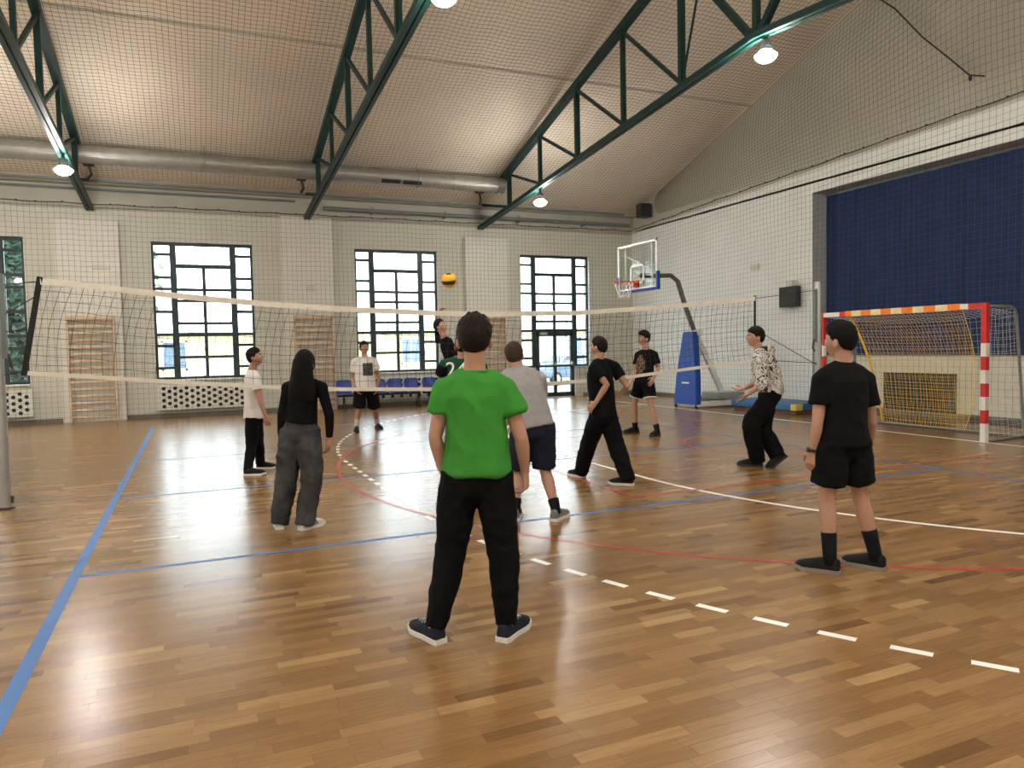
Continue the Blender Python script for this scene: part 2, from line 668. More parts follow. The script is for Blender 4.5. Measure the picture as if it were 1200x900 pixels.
# gable above the walls, both ends
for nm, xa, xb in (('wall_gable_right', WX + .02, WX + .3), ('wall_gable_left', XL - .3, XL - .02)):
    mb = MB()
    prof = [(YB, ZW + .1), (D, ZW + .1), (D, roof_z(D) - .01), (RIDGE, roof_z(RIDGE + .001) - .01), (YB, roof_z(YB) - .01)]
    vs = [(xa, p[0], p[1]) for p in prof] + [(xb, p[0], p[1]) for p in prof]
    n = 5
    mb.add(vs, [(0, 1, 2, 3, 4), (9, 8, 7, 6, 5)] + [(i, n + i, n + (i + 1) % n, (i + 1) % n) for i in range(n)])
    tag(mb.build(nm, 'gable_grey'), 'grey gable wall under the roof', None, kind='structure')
mb = MB()
mb.box(XR + .01, XR + .2, YA2, YA, 0, ZA + .01)
wr = tag(mb.build('wall_recess', 'lower_cream'), 'cream back wall of the recess', None, kind='structure')
mb = MB()
mb.box(XL - .4, XL, YB - .4, D + .4, 0, ZW + .1)
tag(mb.build('wall_left', 'wall_white'), 'cream end wall', None, kind='structure')
mb = MB()
mb.box(XL - .4, WX + .9, YB - .4, YB, 0, 5.75)
tag(mb.build('wall_front', 'wall_white'), 'cream long wall behind the players', None, kind='structure')
mb = MB()
mb.box(WX - .03, WX, YA, D - .04, 0.002, .10)
mb.box(XR - .02, XR + .01, YA2 + .01, YA - .01, 0.002, .10)
tag(mb.build('baseboard_right', 'plinth_and_shade'), 'dark skirting of the goal wall', None, kind='structure')

# roof: two pitched slabs with board joints
mb = MB()
for ya, yb in ((D + .4, RIDGE), (YB - .4, RIDGE)):
    za = 5.66 - 0.335 * .4
    zb = roof_z(RIDGE + .001)
    vs = [(XL - .4, ya, za), (WX + .4, ya, za), (WX + .4, yb, zb), (XL - .4, yb, zb),
          (XL - .4, ya, za + .15), (WX + .4, ya, za + .15), (WX + .4, yb, zb + .15), (XL - .4, yb, zb + .15)]
    mb.add(vs, [(0, 1, 2, 3), (7, 6, 5, 4), (0, 4, 5, 1), (1, 5, 6, 2), (2, 6, 7, 3), (3, 7, 4, 0)])
ceiling = tag(mb.build('ceiling', 'ceiling_cream'), 'cream pitched ceiling', None, kind='structure')

# ------------------------------------------------------------------ windows
SIDE_BARS = (.088, .255, .338, .505, .672, .755, .917)
MID_BARS = (.17, .343, .425, .59, .673, .84)


def make_window(idx, c, door=False):
    yf = D + .14
    w = MB()
    fw = .075
    H = ZT - ZB

    def vbar(x, z0, z1, t=fw):
        w.box(x - t / 2, x + t / 2, yf - .035, yf + .035, z0, z1)

    def hbar(x0, x1, z, t=.07):
        w.box(x0, x1, yf - .03, yf + .03, z - t / 2, z + t / 2)
    xa, xb = c - WH, c + WH
    x1, x2 = c - .70, c + .70
    zlow = ZB
    vbar(xa + .03, ZB, ZT); vbar(xb - .03, ZB, ZT)
    vbar(x1, ZB if not door else 0, ZT, .15); vbar(x2, ZB if not door else 0, ZT, .15)
    hbar(xa, xb, ZT - .04, .08)
    cols = ((xa, x1, SIDE_BARS), (x2, xb, SIDE_BARS))
    panes = []
    for a, b, bars in cols:
        zs = [ZT] + [ZT - H * t for t in bars] + [ZB]
        for t in bars:
            hbar(a, b, ZT - H * t)
        hbar(a, b, ZB + .025)
        for k in range(len(zs) - 1):
            panes.append((a + .05, b - .05, zs[k + 1] + .025, zs[k] - .025))
    zs = [ZT] + [ZT - H * t for t in MID_BARS]
    if door:
        zs = zs[:6]
        zs += []
    else:
        zs += [ZB]
        hbar(x1, x2, ZB + .025)
    for t in (MID_BARS if not door else MID_BARS[:5]):
        hbar(x1, x2, ZT - H * t, .10 if t in (.17, .673) else .07)
    zend = zs[-1]
    vbar(c, zend, zs[1], .08)
    panes.append((x1 + .05, x2 - .05, zs[1] + .03, ZT - .06))
    for k in range(1, len(zs) - 1):
        panes.append((x1 + .05, c - .0275, zs[k + 1] + .025, zs[k] - .025))
        panes.append((c + .0275, x2 - .05, zs[k + 1] + .025, zs[k] - .025))
    root = empty('window_%d' % idx, (c, yf, ZB))
    tag(root, 'tall dark framed window with small panes' + (' around the glazed door' if door else ''), None, kind='structure')
    f = w.build('window_frame', 'frame_dark', root, loc=(c, yf, ZB))
    for (a, b, z0, z1) in panes:
        g = MB()
        g.box(a, b, yf - .004, yf + .004, z0, z1)
        g.build('pane', 'window_glass', root, loc=(c, yf, ZB))
    if not door:
        s = MB()
        s.box(xa + .01, xb - .01, D - .10, yf - .03, ZB - .035, ZB + .0)
        s.build('window_sill', 'sill_white', root, loc=(c, yf, ZB))
    rev = MB()
    rev.box(xb - .006, xb - .001, D + .001, yf - .04, ZB if not door else 0.01, ZT - .01)
    rev.box(xa + .001, xa + .006, D + .001, yf - .04, ZB if not door else 0.01, ZT - .01)
    rev.build('reveal', 'sill_white', root, loc=(c, yf, ZB))
    # roller blind box knob at the head
    k = MB()
    k.box(c - .12, c + .12, yf - .09, yf - .035, ZT - .05, ZT + .0)
    k.build('opener', 'black_plastic', root, loc=(c, yf, ZB))
    if door:
        zt = zend - .03
        r2 = empty('door_1', (c, yf, 0))
        tag(r2, 'dark framed double glazed door to the yard with a push bar', None, kind='structure')
        d = MB()
        xs = (x1 + .05, x2 - .05)
        d.box(xs[0], xs[1], yf - .04, yf + .03, zt - .14, zt)
        d.box(xs[0], xs[1], yf - .04, yf + .03, .01, .15)
        for x in (xs[0] + .055, xs[1] - .055):
            d.box(x - .055, x + .055, yf - .04, yf + .03, .01, zt)
        d.box(c - .05, c + .05, yf - .04, yf + .03, .01, zt)
        d.box(xs[0], xs[1], yf - .04, yf + .03, .93, 1.02)
        d.build('door_frame', 'frame_dark', r2, loc=(c, yf, 0))
        for a, b in ((xs[0] + .11, c - .05), (c + .05, xs[1] - .11)):
            for z0, z1 in ((.15, .93), (1.02, zt - .14)):
                g = MB()
                g.box(a, b, yf - .008, yf, z0, z1)
                g.build('pane', 'window_glass', r2, loc=(c, yf, 0))
        h = MB()
        h.tube([(xs[0] + .06, yf - .10, 1.0), (xs[1] - .06, yf - .10, 1.0)], .022, n=8)
        for x in (xs[0] + .08, c, xs[1] - .08):
            h.box(x - .02, x + .02, yf - .11, yf - .03, .97, 1.09)
        h.build('push_bar', 'post_metal', r2, loc=(c, yf, 0), smooth=False)
        cl = MB()
        cl.box(xs[0] + .12, xs[0] + .36, yf - .10, yf - .03, zt - .10, zt - .02)
        cl.build('door_closer', 'sensor_white', r2, loc=(c, yf, 0))


for i, c in enumerate(WIN_ALL):
    make_window(i + 1, c, c == WINC[3])
    portal('daylight_portal', (c, D + THK + .05, (ZT + ZB) / 2), 2 * WH, ZT - ZB)


# ------------------------------------------------------------------ radiator covers with round holes
def radiator(c, x0, x1, label, group='perforated radiator covers'):
    z0, z1, y0 = .19, .81, D - .16
    root = tag(empty('radiator_cover', (c, y0, z0)), label, 'radiator cover', group)
    p = MB()
    cw, chh, r = .13, .15, .046
    nx, nz = int((x1 - x0 - .08) / cw), int((z1 - z0 - .02) / (chh / 2)) // 2
    x_a = (x0 + x1) / 2 - nx * cw / 2
    K = 12
    for i in range(nx):
        cx = x_a + (i + .5) * cw
        n_h = nz if i % 2 == 0 else nz - 1
        zc = (z0 + z1) / 2 - n_h * chh / 2
        for j in range(n_h):
            cz = zc + (j + .5) * chh
            vs, fs = [], []
            for k in range(K):
                a = (list(np.linspace(-math.atan2(chh, cw), math.atan2(chh, cw), 4)[:3]) + list(np.linspace(math.atan2(chh, cw), math.pi - math.atan2(chh, cw), 4)[:3]) + list(np.linspace(math.pi - math.atan2(chh, cw), math.pi + math.atan2(chh, cw), 4)[:3]) + list(np.linspace(math.pi + math.atan2(chh, cw), 2 * math.pi - math.atan2(chh, cw), 4)[:3]))[k]
                dx, dz = math.cos(a), math.sin(a)
                q = max(abs(dx) / (cw / 2), abs(dz) / (chh / 2))
                vs += [(cx + dx / q, y0, cz + dz / q), (cx + r * dx, y0, cz + r * dz), (cx + r * dx, y0 + .015, cz + r * dz)]
            for k in range(K):
                a, b = 3 * k, 3 * ((k + 1) % K)
                fs += [(a, b, b + 1, a + 1), (a + 1, b + 1, b + 2, a + 2)]
            p.add(vs, fs)
        p.box(x_a + i * cw, x_a + (i + 1) * cw, y0, y0 + .012, z0, zc)
        p.box(x_a + i * cw, x_a + (i + 1) * cw, y0, y0 + .012, zc + n_h * chh, z1)
    p.box(x0, x_a, y0, y0 + .012, z0, z1)
    p.box(x_a + nx * cw, x1, y0, y0 + .012, z0, z1)
    p.build('front_panel', 'radiator_white', root, loc=(c, y0, z0))
    b = MB()
    b.box(x0, x1, y0 + .02, D - .002, z1 - .02, z1)
    b.box(x0, x0 + .02, y0 + .02, D - .002, z0, z1 - .02)
    b.box(x1 - .02, x1, y0 + .02, D - .002, z0, z1 - .02)
    b.build('case', 'radiator_white', root, loc=(c, y0, z0))
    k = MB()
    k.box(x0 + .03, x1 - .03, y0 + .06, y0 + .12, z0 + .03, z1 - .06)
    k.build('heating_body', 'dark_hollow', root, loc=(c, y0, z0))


radiator(-4.7, -5.9, -3.47, 'white perforated radiator cover below the window showing dark trees')
radiator(.32, -.84, 1.50, 'white perforated radiator cover behind the boy in white T-shirt')
radiator(5.32, 4.14, 6.48, 'white perforated radiator cover behind the blue seats')


# ------------------------------------------------------------------ wall bars
def wall_bars(x0, x1, label):
    yb, top = D - .22, 2.52
    root = tag(empty('wall_bars', ((x0 + x1) / 2, yb, 0)), label, 'wall bars', 'wooden wall bars on the pilasters')
    loc = ((x0 + x1) / 2, yb, 0)
    for x in (x0, x1):
        m = MB()
        m.box(x - .02, x + .02, yb - .13, yb - .002, 0.001, top)
        bevel(m.build('upright', 'bar_wood', root, loc=loc), .006)
    for k in range(14):
        z = .12 + k * .165
        if z > top - .2:
            break
        m = MB()
        m.tube([(x0, yb - .10, z), (x1, yb - .10, z)], (.036, .020), n=8, side=(0, 0, 1))
        m.build('rung', 'bar_wood', root, smooth=True, loc=loc)
    m = MB()
    m.box(x0, x1, yb - .19, yb - .14, top - .09, top - .03)
    m.box(x0, x1, yb - .05, yb - .02, top - .14, top)
    m.build('top_rail', 'bar_wood', root, loc=loc)


wall_bars(-2.68, -1.72, 'wooden wall bars on the pilaster behind the left end of the net')
wall_bars(2.46, 3.45, 'wooden wall bars behind the girl with long black hair')
wall_bars(7.45, 8.45, 'wooden wall bars beside the glazed door, behind the man in grey')


# ------------------------------------------------------------------ blue seat benches
def seat_bench(xs, label):
    yb = D - .82
    c = (sum(xs) / len(xs), yb, 0)
    root = tag(empty('beam_bench', c), label, 'bench', 'rows of linked blue plastic seats')
    b = MB()
    b.bar((xs[0] - .2, yb, .38), (xs[-1] + .2, yb, .38), .05, .05)
    b.build('beam', 'chair_metal', root, loc=c)
    for x in (xs[0] - .04, xs[len(xs) // 2] - .2, xs[-1] + .14):
        l = MB()
        l.tube([(x, yb, .38), (x, yb - .22, .012)], .016, n=8)
        l.tube([(x, yb, .38), (x, yb + .20, .012)], .016, n=8)
        l.tube([(x, yb - .23, .014), (x, yb + .21, .014)], .014, n=8)
        l.build('leg', 'chair_metal', root, loc=c)
    for x in xs:
        s = MB()
        # one plastic shell: seat pan curving up into the backrest
        prof = [(-.24, .42), (-.22, .445), (-.10, .43), (.08, .425), (.17, .45), (.205, .53), (.235, .66), (.25, .76), (.252, .79)]
        wd = [.17, .20, .215, .215, .205, .20, .205, .19, .13]
        n = 8
        vs = []
        for (yy, z), w in zip(prof, wd):
            for k in range(n + 1):
                u = -1 + 2 * k / n
                vs.append((x + u * w, yb + yy - (.03 * u * u if z > .5 else 0), z + (.025 * u * u if z < .5 else 0)))
        fs = [(i * (n + 1) + k, i * (n + 1) + k + 1, (i + 1) * (n + 1) + k + 1, (i + 1) * (n + 1) + k) for i in range(len(prof) - 1) for k in range(n)]
        s.add(vs, fs)
        o = s.build('seat', 'blue_plastic', root, smooth=True, loc=c)
        md = o.modifiers.new('thick', 'SOLIDIFY')
        md.thickness = .012


seat_bench([3.62 + .46 * k for k in range(5)], 'blue plastic seats on a black beam behind the man in white T-shirt')
seat_bench([5.98 + .46 * k for k in range(4)], 'blue plastic seats on a black beam in front of the perforated radiator cover')


# ------------------------------------------------------------------ roof trusses
def truss(X, label):
    root = tag(empty('roof_truss', (X, D, 5.0)), label, 'truss', 'green steel roof trusses')
    loc = (X, D, 5.0)
    zb_ = lambda y: 5.06 + .09 * (D - y)
    zt_ = lambda y: 5.62 + .262 * (D - y)

    def put(name, m):
        return m.build(name, 'truss_green', root, loc=loc)
    ym = 2 * RIDGE
    Y0 = D - .05
    for sgn in (0, 1):
        mir = (lambda y: y) if sgn == 0 else (lambda y: ym - y)
        m = MB()
        for dx in (-.048, .048):
            m.bar((X + dx, mir(Y0), zb_(Y0)), (X + dx, mir(RIDGE), zb_(RIDGE)), .07, .10)
        m.bar((X, mir(Y0), zb_(Y0) + .035), (X, mir(RIDGE), zb_(RIDGE) + .035), .16, .02)
        put('bottom_chord', m)
        m = MB()
        m.bar((X, mir(Y0 - 1.2), zt_(Y0 - 1.2)), (X, mir(RIDGE), zt_(RIDGE)), .15, .15)
        put('top_chord', m)
        ys = [17.85, 15.98, 14.12, 12.26, 10.42]
        for i, y in enumerate(ys):
            m = MB()
            m.bar((X, mir(y), zb_(y)), (X, mir(y), zt_(y)), .10 if i % 2 == 0 else .075, .09, up=(0, 1, 0))
            put('vertical', m)
            y2 = ys[i + 1] if i + 1 < len(ys) else RIDGE + .12
            m = MB()
            m.bar((X, mir(y), zt_(y) - .08), (X, mir(y2), zb_(y2) + .06), .06 if i < 4 else .10, .06 if i < 4 else .10, up=(1, 0, 0))
            put('diagonal', m)
            # gusset plates
            for yy, zz, s in ((y, zb_(y) + .07, 1), (y, zt_(y) - .10, -1)):
                m = MB()
                vs = [(X + dx, mir(yy + a), zz + b) for dx in (-.012, .012) for a, b in ((-.18, -.02 * s), (.10, -.02 * s), (.06, .13 * s), (-.06, .13 * s))]
                m.add(vs, [(0, 1, 2, 3), (7, 6, 5, 4), (0, 4, 5, 1), (1, 5, 6, 2), (2, 6, 7, 3), (3, 7, 4, 0)])
                put('gusset', m)
        m = MB()
        m.bar((X, mir(10.42), zb_(10.42) + .05), (X, mir(RIDGE + 1.0), zt_(RIDGE + 1.0)), .03, .03, up=(1, 0, 0))
        put('tie_rod', m)
        m = MB()
        m.bar((X, mir(D - .02), 5.75), (X, mir(17.85), zb_(17.85) + .02), .07, .07, up=(1, 0, 0))
        put('end_brace', m)
    m = MB()
    m.bar((X, RIDGE, zb_(RIDGE) - .02), (X, RIDGE, zt_(RIDGE)), .09, .09, up=(0, 1, 0))
    m.box(X - .03, X + .03, RIDGE - .22, RIDGE + .22, zb_(RIDGE) - .09, zb_(RIDGE) + .14)
    put('king_post', m)
    return zb_


TRUSS_X = [(-12.15, 'green steel roof truss above the windowless end of the hall'), (-7.15, 'green steel roof truss next to the far end of the hall'),
           (-2.12, 'green steel roof truss above the net post and the wall bars by the tree window'), (2.88, 'green steel roof truss ending above the wall vent between two windows'),
           (7.82, 'green steel roof truss ending by the end of the round duct')]
for X, lb in TRUSS_X:
    zbot = truss(X, lb)


# ------------------------------------------------------------------ high bay lamps
def make_lamp():
    root = empty('high_bay_lamp')
    h = MB()
    lathe(h, [(0, .30), (.03, .30), (.03, .22), (.075, .20), (.085, .12), (.085, .075), (0, .075)], n=16)
    h.build('housing', 'lamp_housing', root, smooth=False)
    r = MB()
    lathe(r, [(.085, .09), (.10, .075), (.105, .045), (.09, .045)], n=20)
    r.build('reflector', 'post_metal', root, smooth=True)
    g = MB()
    lathe(g, [(0.001, -.10), (.05, -.095), (.10, -.075), (.14, -.04), (.16, 0), (.12, .03), (0.001, .04)], n=20)
    g.build('diffuser', 'lamp_glow', root, smooth=True)
    return root


lamp0 = make_lamp()
first = True
for X, lb in TRUSS_X:
    for Yl in (16.05, 8.45, 1.2):
        if abs(X - 2.88) < .1 and Yl > 16:
            continue
        l = lamp0 if first else copy_tree(lamp0)
        first = False
        yy = Yl if Yl > RIDGE - .3 else 2 * RIDGE - Yl
        l.location = (X + .02, Yl, 5.06 + .09 * (D - yy) - .36)
        where = {16.05: 'at the window end of', 8.45: 'at the middle of', 1.2: 'at the windowless end of'}[Yl]
        tn = {-12.15: 'the truss by the end wall', -7.15: 'the second truss from the end wall', -2.12: 'the truss above the left net post',
              2.88: 'the truss over the wall vent', 7.82: 'the truss nearest the goal wall'}[X]
        tag(l, 'glowing high bay lamp %s %s' % (where, tn), 'lamp', 'high bay lamps on the trusses')


# ------------------------------------------------------------------ air duct and pipes
loc = (2.0, 18.2, 5.905)
root = tag(empty('air_duct', loc), 'round silver ventilation duct running below the eaves', 'duct')
x = XL + .2
k = 0
while x < 7.7:
    x2 = min(x + 2.02, 7.80)
    m = MB()
    rr = .197
    m.tube([(x, 18.2, 5.905), (x2 - .05, 18.2, 5.905)], rr, n=24, side=(0, 0, 1))
    m.tube([(x2 - .05, 18.2, 5.905), (x2 - .002, 18.2, 5.905)], rr + .012, n=24, side=(0, 0, 1))
    m.build('duct_section', 'duct_metal', root, smooth=False, loc=loc)
    x = x2
    k += 1
for xa in (4.45, 5.0, -6.5):
    m = MB()
    a = math.radians(-42)
    for i in range(2):
        pass
    cy, cz = 18.2 - .2 * math.cos(a), 5.905 + .2 * math.sin(a)
    m.bar((xa, cy, cz), (xa + .48, cy, cz), .02, .10, up=(0, -math.sin(a), -math.cos(a)))
    m.build('vent_slot', 'black_plastic', root, loc=loc)
for xa in (-9.6, -4.6, .4, 5.4, 7.6):
    m = MB()
    m.tube([(xa, 18.2 + .205 * math.cos(t), 5.905 + .205 * math.sin(t)) for t in [2 * math.pi * q / 20 for q in range(20)]], (.006, .02), n=6, closed=True, side=(1, 0, 0))
    m.tube([(xa, 18.2, 6.1), (xa, 18.2, roof_z(18.2) - .01)], .008, n=6) 
    m.build('hanger', 'pipe_grey', root, loc=loc)


def pipe(name, pts, r, m_, label, cat='pipe', group=None, n=10, brackets=()):
    mbp = MB()
    mbp.tube(pts, r, n=n)
    for (bx, by, bz) in brackets:
        mbp.box(bx - .015, bx + .015, by - .06, by + .19, bz - .09, bz - .06)
        mbp.box(bx - .015, bx + .015, by - .05, by - .03, bz - .09, bz + .1)
    return tag(mbp.build(name, m_, loc=tuple(pts[0])), label, cat, group)


pipe('heating_pipe', [(3.3, D - .2, 5.36), (WX - .2, D - .2, 5.36)], .052, 'pipe_grey', 'thick grey pipe along the eaves just above the wall net',
     brackets=[(4.6, D - .2, 5.36), (6.7, D - .2, 5.36), (9.0, D - .2, 5.36), (11.2, D - .2, 5.36)])
pipe('thin_pipe', [(XL + .1, D - .34, 5.66), (WX - .5, D - .34, 5.66)], .032, 'pipe_grey', 'thin grey pipe along the beam under the round duct')
pipe('service_pipe', [(XL + .1, D - .12, 5.52), (2.6, D - .12, 5.52)], .03, 'pipe_grey', 'grey pipe on the ring beam above the tree window')
# small motors on the eaves
for (x, lb) in ((-1.98, 'dark actuator box under the duct by the tree window'), (2.62, 'dark actuator box under the duct above the wall vent'), (7.35, 'dark actuator box under the end of the duct')):
    m = MB()
    m.box(x - .11, x + .11, 18.72, 18.9, 5.80, 5.95)
    m.tube([(x, 18.82, 5.82), (x + .05, 18.85, 5.62), (x - .02, 18.78, 5.50)], .035, n=8)
    bevel(tag(m.build('actuator_box', 'black_plastic', loc=(x, 18.8, 5.5)), lb, 'device', 'actuator boxes under the duct'), .01)

# fan unit in the corner
root = tag(empty('fan_unit', (12.85, 19.0, 5.5)), 'dark louvred fan unit high in the corner by the goal wall', 'fan unit')
m = MB()
m.box(12.62, 12.98, 18.85, 19.15, 5.46, 5.86)
bevel(m.build('case', 'black_plastic', root, loc=(12.85, 19.0, 5.5)), .01)
for k in range(6):
    m = MB()
    m.bar((12.60, 18.87, 5.51 + .06 * k), (12.60, 19.13, 5.51 + .06 * k), .03, .012)
    m.build('louvre', 'pipe_grey', root, loc=(12.85, 19.0, 5.5))
m = MB()
m.bar((12.98, 19.0, 5.7), (13.05, 19.0, 5.7), .08, .2)
m.build('bracket', 'pipe_grey', root, loc=(12.85, 19.0, 5.5))


# ------------------------------------------------------------------ safety nets
def wob(a, b, s=.02):
    return s * (noise.noise(Vector((a * .7, b * .7, 3.1))) + .4 * noise.noise(Vector((a * 2.3, b * 2.3, 9.1))))


def net_sheet(name, P, nu, nv, r, m_, label, rope, su=8, sv=6, grp='dark safety nets'):
    """P(u,v)->point, u,v in 0..1; cords every 1/nu, 1/nv; rope along v=1"""
    base = Vector(P(0, 0))
    root = tag(empty(name, base), label, 'safety net', grp)
    c = MB()
    for i in range(nu + 1):
        c.strand([P(i / nu, k / sv) for k in range(sv + 1)], r)
    for j in range(nv + 1):
        c.strand([P(k / su, j / nv) for k in range(su + 1)], r)
    c.build('mesh', m_, root, loc=base)
    if rope:
        q = MB()
        q.tube([P(k / (nu * 1.0), 1.0) for k in range(nu + 1)], .012, n=5)
        rng = random.Random(5)
        for k in range(0, nu, 4):
            a = Vector(P((k + rng.random()) / nu, 1.0))
            q.ell(a + Vector((0, 0, .012)), (.022, .022, .022), n=6, m=4)
        q.build('rope', 'rope_dark', root, loc=base)
    return root


MESH = .118
xa, xb = -6.0, WX - .32
net_sheet('safety_net', lambda u, v: (xa + (xb - xa) * u, D - .49 + wob(u * 20, v * 5, .05), .03 + (5.09 + .012 * (u * 19) ** .5 - .03) * v - .02 * abs(math.sin(u * 52)) * v),
          int((xb - xa) / MESH), int(5.06 / MESH), .0034, 'net_cord', 'dark safety net hung in front of the window wall', True, su=60, sv=24)
ya, yb = D - .6, .5


def rn(u, v):
    yy = ya + (yb - ya) * u
    zt = 5.17 + .04 * (19.6 - yy)
    return (WX - .30 + wob(yy, v * 5 + 30, .05), yy, .03 + (zt - .03) * v - .02 * abs(math.sin(u * 45)) * v)


net_sheet('safety_net', rn, int((ya - yb) / MESH), int(5.3 / MESH), .0027, 'net_cord', 'dark safety net hung in front of the goal wall and blue curtain', True, su=60, sv=24)
# net under the ceiling slope
net_sheet('ceiling_net', lambda u, v: (-6.5 + (WX + 6.3) * u, D - .5 - (D - 3.0 - .5) * v if False else (D - .5) + (RIDGE - D + .5) * v,
                                       roof_z((D - .5) + (RIDGE - D + .5) * v) - .07 - .03 * abs(math.sin(u * 60))),
          int((WX + 6.3) / .105), int(12.1 / .105), .0040, 'ceiling_cord', 'brown safety net stretched below the sloping ceiling', False, su=80, sv=2, grp='nets below the roof')


def gn(u, v):
    yy = 18.5 + (2.5 - 18.5) * u
    z0 = 5.19 + .04 * (19.6 - yy) + max(0, .036 * (yy - 11))
    z1 = roof_z(yy) - .08
    z1 = max(z1, z0 + .02)
    return (WX - .10 - .12 * math.sin(math.pi * v) + wob(yy, v * 3, .04), yy, z0 + (z1 - z0) * v)


net_sheet('gable_net', gn, int(17 / .105), 26, .0040, 'ceiling_cord', 'brown safety net stretched in front of the gable wall', False, su=70, sv=8, grp='nets below the roof')

# board joints of the ceiling: thin battens
for yy in (14.6, 10.9):
    m = MB()
    m.bar((XL, yy, roof_z(yy) - .012), (WX, yy, roof_z(yy) - .012), .03, .02, up=(0, .335, 1))
    o = m.build('joint_strip', 'gable_grey', ceiling)

# slack cable under the gable
pts = [(12.68, 10.9, 8.62), (12.68, 10.2, 7.95), (12.68, 9.62, 7.19), (12.68, 9.1, 6.62), (12.68, 8.70, 6.17)]
m = MB()
m.tube(pts, .014, n=6)
m.ell((12.68, 8.69, 6.12), (.03, .03, .055), n=8, m=6)
m.bar((12.68, 8.69, 6.17), (13.06, 8.69, 6.2), .02, .02)
tag(m.build('slack_cable', 'rope_dark', loc=pts[0]), 'black cable hanging slack in front of the gable wall', 'cable')


# ------------------------------------------------------------------ volleyball net and posts
YN = 8.94
TOPX = [-1.43, -1.28, -.37, .23, .87, 1.6, 2.85, 3.55, 4.89, 6.11, 7.70, 8.07]
TOPZ = [2.345, 2.34, 2.235, 2.175, 2.12, 2.07, 2.015, 2.005, 2.02, 2.09, 2.21, 2.245]
BOTX = [-1.62, -.74, -.09, .76, 1.57, 2.82, 4.49, 5.68, 6.99, 7.98, 8.07]
BOTZ = [1.40, 1.31, 1.24, 1.16, 1.10, 1.05, 1.06, 1.10, 1.20, 1.28, 1.29]


def nt_top(u):
    x = TOPX[0] + (TOPX[-1] - TOPX[0]) * u
    return Vector((x, YN + .03 * math.sin(u * 9), float(np.interp(x, TOPX, TOPZ))))


def nt_bot(u):
    x = BOTX[0] + (BOTX[-1] - BOTX[0]) * u
    return Vector((x, YN + .05 * math.sin(u * 7 + 1) - .03, float(np.interp(x, BOTX, BOTZ))))


base = (3.3, YN, 0)
vn = tag(empty('volleyball_net', base), 'white taped black volleyball net sagging between the posts', 'volleyball net')
c = MB()
NU, NV = 95, 10
for i in range(1, NU):
    u = i / NU
    a, b = nt_top(u), nt_bot(u)
    sl = Vector((-.05 + .02 * math.sin(i * 1.7), .015 * math.sin(i), 0))
    c.strand([a.lerp(b, k / 6) + sl * math.sin(math.pi * k / 6) for k in range(7)], .0028)
for j in range(1, NV):
    v = j / NV
    c.strand([nt_top(k / 60).lerp(nt_bot(k / 60), v) + Vector((-.05 * math.sin(math.pi * v), 0, .006 * math.sin(k * 1.9 + j))) for k in range(61)], .0028)
c.build('mesh', 'band_black', vn, loc=base)
for nm, F, hh in (('top_tape', nt_top, .065), ('bottom_tape', nt_bot, .045)):
    t = MB()
    vs, fs = [], []
    n = 60
    for k in range(n + 1):
        p = F(k / n)
        wv = .006 * math.sin(k * 2.3)
        vs += [(p.x, p.y - .006 + wv, p.z - hh / 2), (p.x, p.y - .006 + wv, p.z + hh / 2), (p.x, p.y + .006 + wv, p.z + hh / 2), (p.x, p.y + .006 + wv, p.z - hh / 2)]
    for k in range(n):
        for q in range(4):
            a, b = 4 * k + q, 4 * k + (q + 1) % 4
            fs.append((a, b, b + 4, a + 4))
    t.add(vs, fs)
    t.build(nm, 'tape_white', vn, loc=base)
for u, w in ((0, .055), (1, .035)):
    t = MB()
    t.bar(nt_top(u) + Vector((0, 0, .05)), nt_bot(u) - Vector((0, 0, .03)), w, .012, up=(0, 1, 0))
    t.build('side_band', 'band_black', vn, loc=base)
PL, PR = (-1.84, YN + .02), (9.40, YN + .02)
for (p_, e_) in ((nt_top(0), (PL[0], YN, 2.30)), (nt_bot(0), (PL[0], YN, 1.38)), (nt_top(0).lerp(nt_bot(0), .15), (PL[0], YN, 1.95)), (nt_top(0).lerp(nt_bot(0), .52), (PL[0], YN, 1.82)),
                 (nt_top(1), (PR[0], YN, 2.40)), (nt_bot(1), (PR[0], YN, 1.20)), (nt_top(1).lerp(nt_bot(1), .5), (PR[0], YN, 1.15))):
    t = MB()
    t.tube([p_, e_], .006, n=5)
    t.build('tension_cord', 'rope_dark', vn, loc=base)


def net_post(P_, label):
    loc = (P_[0], P_[1], 0)
    root = tag(empty('net_post', loc), label, 'post', 'grey steel volleyball posts')
    m = MB()
    m.tube([(P_[0], P_[1], .002), (P_[0], P_[1], 2.53)], .055, n=20)
    m.build('tube', 'post_metal', root, smooth=False, loc=loc)
    sg = 1 if P_[0] < 3 else -1
    m = MB()
    m.box(P_[0] - .09 * (sg < 0) - .0, P_[0] + .09 * (sg > 0), P_[1] - .03, P_[1] + .03, 1.55, 2.42)
    bevel(m.build('winch_rail', 'pipe_grey', root, loc=loc), .01)
    m = MB()
    m.tube([(P_[0] + sg * .09, P_[1], 1.6), (P_[0] + sg * .12, P_[1], 1.45), (P_[0] + sg * .12, P_[1] - .04, 1.40)], .015, n=8)
    m.build('crank', 'black_plastic', root, loc=loc)
    m = MB()
    lathe(m, [(.056, .0), (.085, .0), (.085, .012), (.056, .02)], (P_[0], P_[1], .002), n=20)
    m.box(P_[0] + sg * .055, P_[0] + sg * .075, P_[1] - .02, P_[1] + .02, .06, .13)
    m.build('floor_collar', 'black_plastic', root, loc=loc)


net_post(PL, 'grey steel net post at the blue side line beside the wall bars')
net_post(PR, 'grey steel net post beside the goal and the dark heater')

